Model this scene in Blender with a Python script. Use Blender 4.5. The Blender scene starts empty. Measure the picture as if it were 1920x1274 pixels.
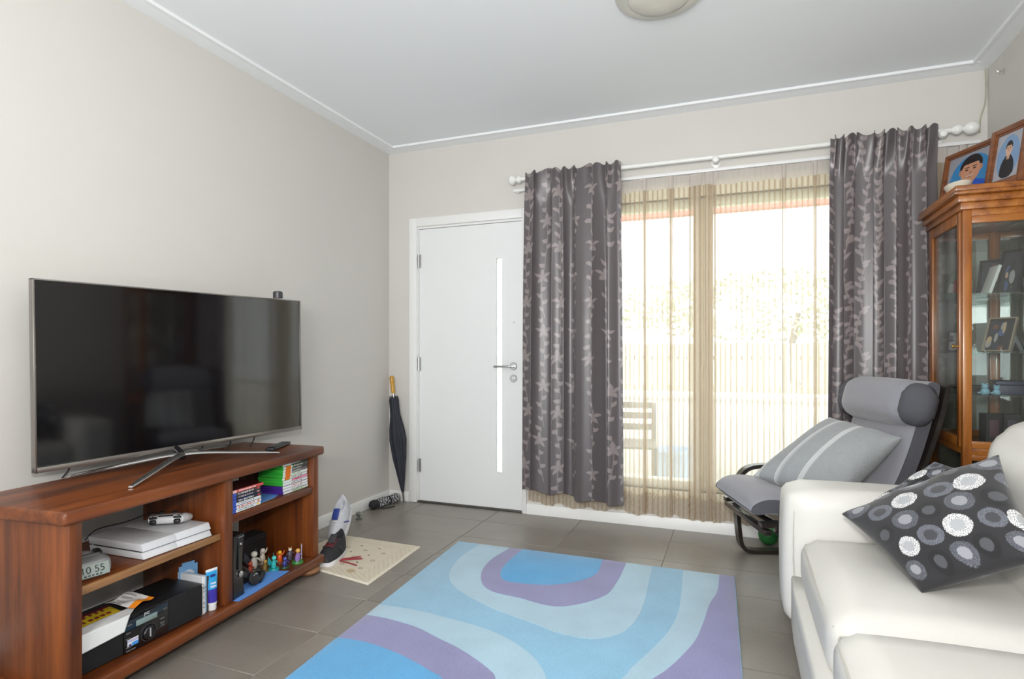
import bpy, bmesh, math, random
import numpy as np
from mathutils import Vector, Matrix, Euler

scene = bpy.context.scene
COL = scene.collection
random.seed(7)
RNG = np.random.default_rng(7)
PI = math.pi

# ------------------------------------------------------------------ camera
CAM = np.array([2.474, -3.822, 1.12])
YAW = math.radians(20.98)
FPX, PX, PY = 1090.0, 960.0, 662.0          # focal length and principal point in pixels of the 1920x1274 frame
cam = bpy.data.cameras.new('camera')
cam.sensor_fit = 'HORIZONTAL'
cam.sensor_width = 36.0
cam.lens = 36.0 * FPX / 1920.0
cam.shift_y = (PY - 637.0) / 1920.0
cam.clip_start = 0.02
cam_ob = bpy.data.objects.new('camera', cam)
cam_ob.location = CAM
cam_ob.rotation_euler = (PI / 2, 0, YAW)
COL.objects.link(cam_ob)
scene.camera = cam_ob

# ------------------------------------------------------------------ world and lights
world = bpy.data.worlds.new('world')
scene.world = world
world.use_nodes = True
_bg = world.node_tree.nodes['Background']
_bg.inputs['Color'].default_value = (0.93, 0.97, 1.0, 1)     # bright overcast sky
_bg.inputs['Strength'].default_value = 5.2


def area(name, loc, rot, sx, sy, power, color=(1, 1, 1), portal=False):
    l = bpy.data.lights.new(name, 'AREA')
    l.shape = 'RECTANGLE'
    l.size, l.size_y = sx, sy
    l.energy = power
    l.color = color
    if portal:
        l.cycles.is_portal = True
    o = bpy.data.objects.new(name, l)
    o.location, o.rotation_euler = loc, rot
    COL.objects.link(o)
    return o


area('daylight_portal_window', (2.35, 0.12, 1.2), (-PI / 2, 0, 0), 2.3, 1.95, 1, portal=True)
area('daylight_portal_rear', (1.9, -6.98, 1.15), (PI / 2, 0, 0), 3.2, 2.3, 1, portal=True)
area('bounce_fill', (2.2, -4.6, 1.55), (PI - math.radians(40), 0, 0.2), 0.6, 0.6, 62, (1.0, 0.98, 0.96))  # added fill lamp, unseen behind the camera, aimed up to brighten the ceiling
area('camera_flash', (2.44, -3.80, 1.36), (math.radians(84), 0, YAW), 0.16, 0.10, 28, (1.0, 0.985, 0.97))
sun = bpy.data.lights.new('sun', 'SUN')
sun.energy = 7.0
sun.angle = math.radians(8)
sun.color = (1.0, 0.95, 0.86)
sun_ob = bpy.data.objects.new('sun', sun)
sun_ob.rotation_euler = (math.radians(38), math.radians(-22), 0)
COL.objects.link(sun_ob)

vs = scene.view_settings
vs.view_transform = 'Standard'
vs.look = 'None'
vs.gamma = 1.0
vs.use_curve_mapping = False
vs.exposure = 0.0
scene.display_settings.display_device = 'sRGB'
scene.cycles.max_bounces = 10
scene.cycles.diffuse_bounces = 5
scene.cycles.transparent_max_bounces = 24
scene.cycles.sample_clamp_indirect = 6.0
scene.cycles.caustics_reflective = False
scene.cycles.caustics_refractive = False

# ------------------------------------------------------------------ pixel helpers (a pixel gives a direction, the distance comes from what it touches)
FW = np.array([-math.sin(YAW), math.cos(YAW), 0])
RT = np.array([math.cos(YAW), math.sin(YAW), 0])
UP = np.array([0, 0, 1.0])


def ray(u, v): return FW + (u - PX) / FPX * RT + (PY - v) / FPX * UP
def onz(u, v, z=0.0): d = ray(u, v); return CAM + d * ((z - CAM[2]) / d[2])
def ony(u, v, y): d = ray(u, v); return CAM + d * ((y - CAM[1]) / d[1])
def onx(u, v, x): d = ray(u, v); return CAM + d * ((x - CAM[0]) / d[0])
def ond(u, v, d): return CAM + ray(u, v) * d


# ------------------------------------------------------------------ colours and materials
def lin(r, g, b):
    f = lambda c: (c / 255 / 12.92) if c / 255 <= 0.04045 else ((c / 255 + 0.055) / 1.055) ** 2.4
    return (f(r), f(g), f(b), 1.0)


MATS = {}


class Graph:
    """small wrapper to write node graphs"""
    def __init__(self, name):
        self.m = bpy.data.materials.new(name)
        self.m.use_nodes = True
        self.nt = self.m.node_tree
        self.nt.nodes.clear()
        self.out = self.nt.nodes.new('ShaderNodeOutputMaterial')

    def put(self, sock, v):
        if v is None: return
        if isinstance(v, bpy.types.NodeSocket): self.nt.links.new(v, sock)
        elif isinstance(v, (tuple, list)):
            n = len(sock.default_value)
            sock.default_value = tuple(v)[:n] if len(v) >= n else tuple(v) + (1.0,)
        else: sock.default_value = v

    def node(self, t, ins=None, **props):
        n = self.nt.nodes.new(t)
        for k, v in props.items(): setattr(n, k, v)
        for k, v in (ins or {}).items(): self.put(n.inputs[k], v)
        return n

    def math(self, op, a, b=None, c=None, clamp=False):
        n = self.node('ShaderNodeMath', operation=op, use_clamp=clamp)
        self.put(n.inputs[0], a)
        self.put(n.inputs[1], b)
        self.put(n.inputs[2], c)
        return n.outputs[0]

    def mix(self, f, a, b, blend='MIX'):
        n = self.node('ShaderNodeMix', data_type='RGBA', blend_type=blend)
        self.put(n.inputs[0], f); self.put(n.inputs[6], a); self.put(n.inputs[7], b)
        return n.outputs[2]

    def coord(self, kind='Object', scale=None, rot=None):
        c = self.node('ShaderNodeTexCoord').outputs[kind]
        if scale is None and rot is None: return c
        m = self.node('ShaderNodeMapping')
        self.put(m.inputs['Vector'], c)
        if scale: m.inputs['Scale'].default_value = scale
        if rot: m.inputs['Rotation'].default_value = rot
        return m.outputs[0]

    def noise(self, vec, scale, detail=3.0, rough=0.5):
        return self.node('ShaderNodeTexNoise', {'Vector': vec, 'Scale': scale, 'Detail': detail, 'Roughness': rough}).outputs['Fac']

    def ramp(self, f, stops):
        n = self.node('ShaderNodeValToRGB')
        self.put(n.inputs[0], f)
        el = n.color_ramp.elements
        while len(el) < len(stops): el.new(0.5)
        for e_, (p, c) in zip(el, stops): e_.position, e_.color = p, tuple(c)[:3] + (1,)
        return n.outputs[0]

    def bump(self, h, strength=0.2, dist=0.01):
        return self.node('ShaderNodeBump', {'Height': h, 'Strength': strength, 'Distance': dist}).outputs[0]

    def bsdf(self, **ins):
        n = self.node('ShaderNodeBsdfPrincipled')
        for k, v in ins.items(): self.put(n.inputs[k.replace('_', ' ')], v)
        return n.outputs[0]

    def done(self, sh):
        self.nt.links.new(sh, self.out.inputs[0])
        MATS[self.m.name] = self.m
        return self.m


def plain(name, col, rough=0.5, metal=0.0, var=0.06, scale=18.0, bump=0.0, bscale=60.0, coat=0.0, spec=0.5, sheen=0.0):
    """painted / plastic / cloth surface: base colour with fine procedural variation"""
    if name in MATS: return MATS[name]
    g = Graph(name)
    co = g.coord('Object')
    n = g.noise(co, scale)
    dark = tuple(c * (1 - var) for c in col[:3]) + (1,)
    lite = tuple(min(1, c * (1 + var)) for c in col[:3]) + (1,)
    ins = dict(Base_Color=g.mix(n, dark, lite), Roughness=rough, Metallic=metal, Specular_IOR_Level=spec, Coat_Weight=coat, Sheen_Weight=sheen)
    if bump: ins['Normal'] = g.bump(g.noise(co, bscale), bump, 0.004)
    return g.done(g.bsdf(**ins))


def wood(name, c1, c2, c3, axis=0, rough=0.38, coat=0.10, knots=True, scale=1.0):
    g = Graph(name)
    sc = [9.0 * scale] * 3
    sc[axis] = 0.9 * scale
    co = g.coord('Object', tuple(sc))
    w = g.noise(co, 1.6, 6.0, 0.62)
    fine = g.noise(g.coord('Object', tuple(s * (1.5 if i == axis else 9) for i, s in enumerate(sc))), 1.0, 2.0)
    f = g.math('ADD', g.math('MULTIPLY', w, 0.8), g.math('MULTIPLY', fine, 0.2))
    colr = g.ramp(f, [(0.34, c1), (0.5, c2), (0.68, c3)])
    if knots:
        ks = [2.6] * 3
        ks[axis] = 1.1
        v = g.node('ShaderNodeTexVoronoi', {'Vector': g.coord('Object', tuple(ks)), 'Scale': 1.9}).outputs['Distance']
        k = g.math('SUBTRACT', 1.0, g.math('SMOOTH_MAX', g.math('MULTIPLY', v, 9.0), 0.0, 0.2), clamp=True)
        colr = g.mix(g.math('MULTIPLY', k, 0.75), colr, tuple(c * 0.35 for c in c1[:3]) + (1,))
    return g.done(g.bsdf(Base_Color=colr, Roughness=rough, Coat_Weight=coat, Coat_Roughness=0.15,
                         Normal=g.bump(f, 0.08, 0.003)))


def vcol_mat(name, rough=0.8, bump=0.0, bscale=400.0, coat=0.0, sheen=0.0, spec=0.5):
    if name in MATS: return MATS[name]
    g = Graph(name)
    a = g.node('ShaderNodeAttribute', attribute_name='Col').outputs['Color']
    n = g.noise(g.coord('Object'), 30.0)
    colr = g.mix(g.math('MULTIPLY', n, 0.14), a, (0.02, 0.02, 0.02, 1))
    ins = dict(Base_Color=colr, Roughness=rough, Coat_Weight=coat, Sheen_Weight=sheen, Specular_IOR_Level=spec)
    if bump: ins['Normal'] = g.bump(g.noise(g.coord('Object'), bscale), bump, 0.002)
    return g.done(g.bsdf(**ins))


def glass_mat(name, tint=(0.93, 0.96, 0.95, 1), refl=0.08, rough=0.0):
    g = Graph(name)
    lw = g.node('ShaderNodeLayerWeight', {'Blend': 0.35}).outputs['Fresnel']
    f = g.math('ADD', g.math('MULTIPLY', lw, 0.5), refl * 0.4, clamp=True)
    t = g.node('ShaderNodeBsdfTransparent', {'Color': tint}).outputs[0]
    gl = g.node('ShaderNodeBsdfGlossy', {'Color': (1, 1, 1, 1), 'Roughness': rough}).outputs[0]
    mx = g.node('ShaderNodeMixShader')
    g.put(mx.inputs[0], f); g.put(mx.inputs[1], t); g.put(mx.inputs[2], gl)
    return g.done(mx.outputs[0])


WALL = plain('wall_paint', (0.62, 0.60, 0.565, 1), 0.75, var=0.02, scale=3, bump=0.05, bscale=220, spec=0.3)
CEIL = plain('ceiling_paint', (0.83, 0.86, 0.88, 1), 0.85, var=0.015, scale=2, spec=0.2)
TRIMW = plain('trim_white_gloss', (0.80, 0.80, 0.785, 1), 0.35, var=0.02)
CORNICE = plain('cornice_white', (0.83, 0.85, 0.86, 1), 0.6, var=0.02)
DOORW = plain('door_white_satin', (0.77, 0.785, 0.78, 1), 0.38, var=0.012, scale=4, bump=0.02, bscale=160)
CHROME = plain('chrome', (0.86, 0.85, 0.83, 1), 0.24, metal=1.0, var=0.02)
STEEL = plain('brushed_steel', (0.55, 0.55, 0.55, 1), 0.32, metal=1.0, var=0.08, scale=40)
BLACK = plain('black_plastic', (0.012, 0.012, 0.014, 1), 0.38, var=0.2)
BLACKM = plain('black_matte', (0.016, 0.016, 0.018, 1), 0.8, var=0.2)
GLOSSB = plain('black_gloss', (0.006, 0.006, 0.008, 1), 0.06, var=0.1, coat=0.5)
WHITEP = plain('white_plastic', (0.78, 0.78, 0.78, 1), 0.35, var=0.02)
GLASS = glass_mat('clear_glass')
SHELFGLASS = glass_mat('shelf_glass', (0.82, 0.92, 0.88, 1), 0.2)

# ------------------------------------------------------------------ object helpers


def link(name, me, mat=None, parent=None, loc=None, rot=None):
    o = bpy.data.objects.new(name, me)
    COL.objects.link(o)
    if mat is not None and me is not None:
        me.materials.clear()
        for m in (mat if isinstance(mat, (list, tuple)) else [mat]): me.materials.append(m)
    if parent is not None: o.parent = parent
    if loc is not None: o.location = loc
    if rot is not None: o.rotation_euler = rot
    return o


def tag(o, label, cat=None, group=None, kind=None):
    o['label'] = label
    if cat: o['category'] = cat
    if group: o['group'] = group
    if kind: o['kind'] = kind
    return o


def empty(name, loc=(0, 0, 0), rz=0.0, rot=None):
    o = bpy.data.objects.new(name, None)
    o.empty_display_size = 0.05
    o.location = loc
    o.rotation_euler = rot if rot is not None else (0, 0, rz)
    COL.objects.link(o)
    return o


def finish(bm, smooth=False, angle=None):
    bmesh.ops.recalc_face_normals(bm, faces=bm.faces)
    me = bpy.data.meshes.new('mesh')
    bm.to_mesh(me)
    bm.free()
    if smooth:
        for p in me.polygons: p.use_smooth = True
        if angle is not None:
            try: me.set_sharp_from_angle(angle=math.radians(angle))
            except Exception: pass
    return me


def box_bm(bm, lo, hi, bev=0.0, seg=2):
    lo, hi = Vector(lo), Vector(hi)
    r = bmesh.ops.create_cube(bm, size=1.0)
    vs_ = r['verts']
    for v in vs_:
        v.co = Vector(((lo.x + hi.x) / 2 + v.co.x * (hi.x - lo.x), (lo.y + hi.y) / 2 + v.co.y * (hi.y - lo.y), (lo.z + hi.z) / 2 + v.co.z * (hi.z - lo.z)))
    if bev > 0:
        es = list({e_ for v in vs_ for e_ in v.link_edges})
        bmesh.ops.bevel(bm, geom=es, offset=bev, segments=seg, profile=0.5, affect='EDGES')


def box(lo, hi, bev=0.0, seg=2):
    bm = bmesh.new()
    box_bm(bm, lo, hi, bev, seg)
    return finish(bm, bev > 0, 40)


def boxes(lst, bev=0.0, seg=2):
    bm = bmesh.new()
    for lo, hi in lst: box_bm(bm, lo, hi, bev, seg)
    return finish(bm, bev > 0, 40)


def tube_pts(pts, n=3):
    """Catmull-Rom resample"""
    P = [np.array(p, float) for p in pts]
    if len(P) < 3 or n <= 1: return P
    out = []
    Q = [2 * P[0] - P[1]] + P + [2 * P[-1] - P[-2]]
    for i in range(1, len(Q) - 2):
        for k in range(n):
            t = k / n
            a, b, c, d = Q[i - 1], Q[i], Q[i + 1], Q[i + 2]
            out.append(0.5 * ((2 * b) + (c - a) * t + (2 * a - 5 * b + 4 * c - d) * t * t + (3 * b - a - 3 * c + d) * t ** 3))
    out.append(P[-1])
    return out


def sweep(pts, prof, closed_prof=True, scale=None, upv=(0, 0, 1), caps=True, bm=None):
    """sweep a 2D profile (list of (a,b)) along pts; a = sideways, b = up"""
    own = bm is None
    if own: bm = bmesh.new()
    P = [Vector(p) for p in pts]
    rings = []
    up0 = Vector(upv)
    for i, p in enumerate(P):
        t = (P[min(i + 1, len(P) - 1)] - P[max(i - 1, 0)]).normalized()
        side = t.cross(up0)
        if side.length < 1e-4: side = t.cross(Vector((0, 1, 0.01)))
        side.normalize()
        upn = side.cross(t).normalized()
        s = scale[i] if scale is not None else 1.0
        rings.append([bm.verts.new(p + side * a * s + upn * b * s) for a, b in prof])
    m = len(prof)
    for i in range(len(rings) - 1):
        for k in range(m if closed_prof else m - 1):
            bm.faces.new((rings[i][k], rings[i][(k + 1) % m], rings[i + 1][(k + 1) % m], rings[i + 1][k]))
    if caps and closed_prof:
        bm.faces.new(rings[0][::-1])
        bm.faces.new(rings[-1])
    return finish(bm, True, 50) if own else None


def circ(r, n=10): return [(r * math.cos(2 * PI * k / n), r * math.sin(2 * PI * k / n)) for k in range(n)]


def tube(pts, r, n=10, res=1, scale=None, bm=None, upv=(0, 0, 1)):
    pts = tube_pts(pts, res)
    if scale is not None and len(scale) != len(pts):
        scale = list(np.interp(np.linspace(0, 1, len(pts)), np.linspace(0, 1, len(scale)), scale))
    return sweep(pts, circ(r, n), True, scale, upv=upv, bm=bm)


def lathe(prof, n=24, bm=None, mat=None, sx=1.0, sy=1.0):
    """revolve (r,z) profile about z"""
    own = bm is None
    if own: bm = bmesh.new()
    M = mat or Matrix.Identity(4)
    rings = []
    for r, z in prof:
        if r < 1e-6: rings.append([bm.verts.new(M @ Vector((0, 0, z)))])
        else: rings.append([bm.verts.new(M @ Vector((r * sx * math.cos(2 * PI * k / n), r * sy * math.sin(2 * PI * k / n), z))) for k in range(n)])
    for a, b in zip(rings, rings[1:]):
        for k in range(n):
            k2 = (k + 1) % n
            if len(a) == 1 and len(b) == 1: continue
            if len(a) == 1: bm.faces.new((a[0], b[k], b[k2]))
            elif len(b) == 1: bm.faces.new((a[k], b[0], a[k2]))
            else: bm.faces.new((a[k], b[k], b[k2], a[k2]))
    return finish(bm, True, 40) if own else None


def prism(poly, z0, z1, bev=0.0, seg=2):
    """extrude an xy polygon between z0 and z1"""
    bm = bmesh.new()
    a = [bm.verts.new((x, y, z0)) for x, y in poly]
    b = [bm.verts.new((x, y, z1)) for x, y in poly]
    n = len(poly)
    bm.faces.new(a[::-1])
    top = bm.faces.new(b)
    for k in range(n): bm.faces.new((a[k], a[(k + 1) % n], b[(k + 1) % n], b[k]))
    if bev: bmesh.ops.bevel(bm, geom=list(top.edges), offset=bev, segments=seg, profile=0.5, affect='EDGES')
    return finish(bm, bev > 0, 40)


def prism_y(poly, y0, y1, bev=0.0):
    """extrude an xz polygon between y0 and y1"""
    bm = bmesh.new()
    a = [bm.verts.new((x, y0, z)) for x, z in poly]
    b = [bm.verts.new((x, y1, z)) for x, z in poly]
    n = len(poly)
    bm.faces.new(a[::-1]); bm.faces.new(b)
    for k in range(n): bm.faces.new((a[k], a[(k + 1) % n], b[(k + 1) % n], b[k]))
    if bev: bmesh.ops.bevel(bm, geom=list(bm.edges), offset=bev, segments=2, profile=0.5, affect='EDGES')
    return finish(bm, bev > 0, 40)


def grid_mesh(X, Y, Z, col=None, uv=None, smooth=True, wrap=False):
    """mesh from 2D arrays (nv, nu); optional per-vertex colour (nv,nu,3) and uv (nv,nu,2)"""
    nv, nu = X.shape
    me = bpy.data.meshes.new('mesh')
    co = np.stack([X, Y, Z], -1).reshape(-1, 3).astype(np.float32)
    idx = np.arange(nv * nu).reshape(nv, nu)
    if wrap: idx = np.concatenate([idx, idx[:, :1]], 1)
    f = np.stack([idx[:-1, :-1], idx[:-1, 1:], idx[1:, 1:], idx[1:, :-1]], -1).reshape(-1, 4)
    me.vertices.add(len(co)); me.vertices.foreach_set('co', co.ravel())
    me.loops.add(f.size); me.loops.foreach_set('vertex_index', f.ravel().astype(np.int32))
    me.polygons.add(len(f))
    me.polygons.foreach_set('loop_start', (np.arange(len(f)) * 4).astype(np.int32))
    me.polygons.foreach_set('loop_total', np.full(len(f), 4, np.int32))
    if smooth: me.polygons.foreach_set('use_smooth', np.ones(len(f), bool))
    me.update(calc_edges=True)
    if col is not None:
        a = me.color_attributes.new('Col', 'FLOAT_COLOR', 'POINT')
        c4 = np.concatenate([col.reshape(-1, 3), np.ones((nv * nu, 1))], 1).astype(np.float32)
        a.data.foreach_set('color', c4.ravel())
    if uv is not None:
        l = me.uv_layers.new(name='UVMap')
        l.data.foreach_set('uv', uv.reshape(-1, 2)[f.ravel()].astype(np.float32).ravel())
    me.validate()
    return me


def print_plane(w, h, fn, nu=60, nv=60):
    """flat print in the local xz plane facing -y, origin at lower middle; fn(u,v)->rgb arrays, u and v 0..1"""
    u, v = np.meshgrid(np.linspace(0, 1, nu), np.linspace(0, 1, nv))
    return grid_mesh((u - 0.5) * w, np.zeros_like(u), v * h, col=fn(u, v))


def L3(r, g, b): return np.array(lin(r, g, b)[:3])


def soft_box(dx, dy, dz, r, cuts=10, puff=(0, 0, 0), fn=None):
    """rounded cushion block centred on the origin"""
    bm = bmesh.new()
    bmesh.ops.create_cube(bm, size=2.0)
    bmesh.ops.subdivide_edges(bm, edges=bm.edges[:], cuts=cuts, use_grid_fill=True)
    h = np.array([dx / 2, dy / 2, dz / 2])
    inner = np.maximum(h - r, 0)
    for v in bm.verts:
        n = np.array(v.co)
        p = n * h
        q = np.clip(p, -inner, inner)
        d = p - q
        ln = np.linalg.norm(d)
        if ln > 1e-9: p = q + d / ln * r
        for ax in range(3):
            if puff[ax]:
                o = [i for i in range(3) if i != ax]
                p[ax] += puff[ax] * n[ax] * max(0, 1 - n[o[0]] ** 2) ** 0.7 * max(0, 1 - n[o[1]] ** 2) ** 0.7
        if fn is not None: p = fn(p, n)
        v.co = Vector(p)
    return finish(bm, True)


def pillow_mesh(c00, c10, c11, c01, thick, n=60, front=None, colfn=None, pinch=0.10):
    """pillow between four corners (bilinear), bulging both ways; returns one closed skin with colour"""
    c00, c10, c11, c01 = (np.array(c, float) for c in (c00, c10, c11, c01))
    t = np.linspace(-1, 1, n)
    a, b = np.meshgrid(t, t)
    # edges drawn in between the corners
    A = a * (1 - pinch * (1 - b ** 2) ** 1.0 * np.abs(a) ** 2)
    B = b * (1 - pinch * (1 - a ** 2) ** 1.0 * np.abs(b) ** 2)
    U, V = (A + 1) / 2, (B + 1) / 2
    P = (c00 * ((1 - U) * (1 - V))[..., None] + c10 * (U * (1 - V))[..., None] + c11 * (U * V)[..., None] + c01 * ((1 - U) * V)[..., None])
    nrm = np.cross(c11 - c00, c01 - c10)
    nrm /= np.linalg.norm(nrm)
    prof = (np.clip(1 - a ** 2, 0, 1) * np.clip(1 - b ** 2, 0, 1)) ** 0.45
    wr = 0.010 * np.sin(a * 9 + b * 4) * (1 - prof) * (np.clip(1 - a ** 2, 0, 1) * np.clip(1 - b ** 2, 0, 1)) ** 0.25
    F = P + nrm * (prof * thick / 2 + wr)[..., None]
    K = P - nrm * (prof * thick / 2)[..., None]
    col = colfn((a + 1) / 2, (b + 1) / 2) if colfn else None
    m1 = grid_mesh(F[..., 0], F[..., 1], F[..., 2], col)
    m2 = grid_mesh(K[:, ::-1, 0], K[:, ::-1, 1], K[:, ::-1, 2], col[:, ::-1] if col is not None else None)
    bm = bmesh.new()
    bm.from_mesh(m1); bm.from_mesh(m2)
    bmesh.ops.remove_doubles(bm, verts=bm.verts, dist=1e-4)
    me = bpy.data.meshes.new('mesh')
    bm.to_mesh(me); bm.free()
    bpy.data.meshes.remove(m1); bpy.data.meshes.remove(m2)
    for p in me.polygons: p.use_smooth = True
    return me


def text(body, size, mat, parent, loc, rot=(PI / 2, 0, 0), depth=0.0004, align='CENTER', name='lettering', bold=0.0):
    c = bpy.data.curves.new(name, 'FONT')
    c.body = body
    c.size = size
    c.extrude = depth
    c.offset = bold
    c.align_x = align
    c.align_y = 'CENTER'
    c.materials.append(mat)
    tmp = bpy.data.objects.new('tmp_text', c)
    COL.objects.link(tmp)
    bpy.context.view_layer.update()
    me = bpy.data.meshes.new_from_object(tmp.evaluated_get(bpy.context.evaluated_depsgraph_get()))
    bpy.data.objects.remove(tmp)
    return link(name, me, mat, parent, loc, rot)


# ================================================================== ROOM SHELL
RX = 3.738          # right wall
YF = -7.0           # far end of the open-plan room, behind the camera
HC = 2.664          # ceiling
DX0, DX1, DZ = 0.245, 1.092, 2.062       # door opening
WX0, WX1, WZ0, WZ1 = 1.30, 3.36, 0.245, 2.10   # window opening
TH = 0.22


def wall_with_holes(x0, x1, z0, z1, y0, y1, holes):
    xs = sorted({x0, x1, *[h[0] for h in holes], *[h[1] for h in holes]})
    zs = sorted({z0, z1, *[h[2] for h in holes], *[h[3] for h in holes]})
    lst = []
    for a, b in zip(xs, xs[1:]):
        for c, d in zip(zs, zs[1:]):
            mx, mz = (a + b) / 2, (c + d) / 2
            if any(h[0] < mx < h[1] and h[2] < mz < h[3] for h in holes): continue
            lst.append(((a, y0, c), (b, y1, d)))
    bm = bmesh.new()
    for lo, hi in lst: box_bm(bm, lo, hi)
    bmesh.ops.remove_doubles(bm, verts=bm.verts, dist=1e-5)
    # drop the internal faces shared by neighbouring blocks
    seen = {}
    for f in bm.faces: seen.setdefault(tuple(round(c, 4) for c in f.calc_center_median()), []).append(f)
    bmesh.ops.delete(bm, geom=[f for fs in seen.values() if len(fs) > 1 for f in fs], context='FACES')
    return finish(bm)


tag(link('wall_left', box((-TH, YF, 0), (0, TH, HC)), WALL), 'warm white painted wall behind the television', kind='structure')
tag(link('wall_right', box((RX, YF, 0), (RX + TH, TH, HC)), WALL), 'warm white painted wall behind the sofa', kind='structure')
tag(link('wall_back', wall_with_holes(0, RX, 0, HC, 0, TH, [(DX0, DX1, 0, DZ), (WX0, WX1, WZ0, WZ1)]), WALL),
    'warm white wall holding the front door and the window', kind='structure')
tag(link('wall_front', wall_with_holes(0, RX, 0, HC, YF - TH, YF, [(0.3, 3.45, 0, 2.3)]), WALL),
    'painted wall with a wide opening across the room', kind='structure')
tag(link('ceiling', box((-TH, YF - TH, HC), (RX + TH, TH, HC + 0.12)), CEIL), 'smooth pale blue-white plaster ceiling', kind='structure')

# floor of dark grey porcelain tiles, each its own piece on a grout bed
GROUT = plain('tile_grout', (0.30, 0.275, 0.235, 1), 0.9, var=0.12)
g = Graph('porcelain_tile')
co = g.coord('Object')
rnd = g.node('ShaderNodeObjectInfo').outputs['Random']
big = g.noise(co, 5.0, 5.0, 0.6)
spk = g.noise(co, 90.0, 2.0)
f = g.math('ADD', g.math('MULTIPLY', big, 0.7), g.math('MULTIPLY', spk, 0.3))
c = g.ramp(f, [(0.3, (0.205, 0.183, 0.157)), (0.7, (0.29, 0.262, 0.226))])
c = g.mix(g.math('MULTIPLY', rnd, 0.22), c, (0.14, 0.125, 0.105, 1))
TILE = g.done(g.bsdf(Base_Color=c, Roughness=g.math('ADD', g.math('MULTIPLY', big, 0.10), 0.30), Specular_IOR_Level=1.0,
                     Normal=g.bump(spk, 0.04, 0.002)))
floor = link('floor', box((-TH, YF - TH, -0.12), (RX + TH, TH, -0.0035)), GROUT)
tag(floor, 'grey stone-look porcelain tile floor with pale grout lines', kind='structure')
TW, TD = 0.6, 0.33
tile_me = box((-TW / 2 + 0.0022, -TD / 2 + 0.0022, -0.010), (TW / 2 - 0.0022, TD / 2 - 0.0022, 0.0), 0.0012, 1)
tile_me.materials.append(TILE)
cut_cache = {}
yk = -0.28 + TD
while yk > YF:
    y0, y1 = max(yk - TD, YF), min(yk, 0.0)
    xk = 0.315 - TW
    while xk < RX:
        x0, x1 = max(xk, 0.0), min(xk + TW, RX)
        if x1 - x0 > 0.02 and y1 - y0 > 0.02:
            key = (round(x1 - x0, 3), round(y1 - y0, 3))
            if key == (TW, TD): me = tile_me
            else:
                if key not in cut_cache:
                    w_, d_ = key
                    cut_cache[key] = box((-w_ / 2 + .0022, -d_ / 2 + .0022, -.010), (w_ / 2 - .0022, d_ / 2 - .0022, 0), .0012, 1)
                    cut_cache[key].materials.append(TILE)
                me = cut_cache[key]
            o = bpy.data.objects.new('tile', me)
            COL.objects.link(o)
            o.parent = floor
            o.location = ((x0 + x1) / 2, (y0 + y1) / 2, random.uniform(-0.0004, 0.0))
        xk += TW
    yk -= TD

# skirting and cornice


def skirt(pts, name, label):
    prof = [(0, 0), (0.016, 0), (0.016, 0.062), (0.011, 0.072), (0, 0.074)]
    tag(link(name, sweep(pts, prof, upv=(0, 0, 1)), TRIMW), label, kind='structure')


skirt([(0.0, YF + .001, 0.0), (0.0, -0.001, 0.0)], 'baseboard_left', 'white skirting board along the television wall')
skirt([(0.001, 0, 0), (0.183, 0, 0)], 'baseboard_back', 'short white skirting board beside the front door frame')
skirt([(1.122, 0, 0), (RX - 0.017, 0, 0)], 'baseboard_window', 'white skirting board under the window curtains')
skirt([(RX, -0.001, 0), (RX, YF + .001, 0)], 'baseboard_right', 'white skirting board along the sofa wall')


def cornice(pts, name, label):
    # profile in (out from wall, up): flat sloping face with a bead on its inner edge
    prof = [(0.0, 0.0), (0.005, 0.0), (0.074, 0.0135), (0.076, 0.0085), (0.090, 0.0095), (0.092, 0.0125), (0.092, 0.0238), (0.0, 0.0238)]
    tag(link(name, sweep(pts, prof, upv=(0, 0, 1)), CORNICE), label, kind='structure')


ZC = 2.640
cornice([(0, YF + .002, ZC), (0, -0.002, ZC)], 'trim_1', 'white cornice strip above the television wall')
cornice([(0.002, 0, ZC), (RX - 0.002, 0, ZC)], 'trim_2', 'white cornice strip above the door and window wall')
cornice([(RX, -0.002, ZC), (RX, YF + .002, ZC)], 'trim_3', 'white cornice strip above the sofa wall')

# ------------------------------------------------------------------ front door
door = empty('door_1', (0, 0, 0))
tag(door, 'white flush front door with a tall narrow glass slot and steel lever', kind='structure')
arch = [(0, 0), (0.07, 0), (0.07, 0.012), (0.062, 0.018), (0.004, 0.018), (0, 0.014)]
fr = boxes([((0.185, -0.018, 0.0), (0.25, 0.0, 2.128)), ((1.088, -0.018, 0.0), (1.121, 0.0, 2.128)), ((0.25, -0.018, 2.064), (1.088, 0.0, 2.128))], 0.004, 2)
link('architrave', fr, TRIMW, door)
jm = boxes([((DX0, 0.0, 0), (DX0 + 0.012, 0.14, DZ)), ((DX1 - 0.012, 0.0, 0), (DX1, 0.14, DZ)), ((DX0 + 0.012, 0.0, DZ - 0.014), (DX1 - 0.012, 0.14, DZ)),
            ((DX0 + 0.012, 0.052, 0), (DX0 + 0.03, 0.09, DZ - .014)), ((DX1 - 0.03, 0.052, 0), (DX1 - 0.012, 0.09, DZ - .014)), ((DX0 + 0.03, 0.052, DZ - 0.034), (DX1 - 0.03, 0.09, DZ - 0.014))])
link('jamb', jm, TRIMW, door)
SLX0, SLX1, SLZ0, SLZ1 = 0.888, 0.930, 0.27, 1.796
leaf = link('door_leaf', wall_with_holes(DX0 + 0.0145, DX1 - 0.0145, 0.014, DZ - 0.017, 0.008, 0.050, [(SLX0, SLX1, SLZ0, SLZ1)]), DOORW, door)
FROST = Graph('frosted_glass')
_t = FROST.node('ShaderNodeBsdfTranslucent', {'Color': (0.95, 0.97, 0.96, 1)}).outputs[0]
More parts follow.
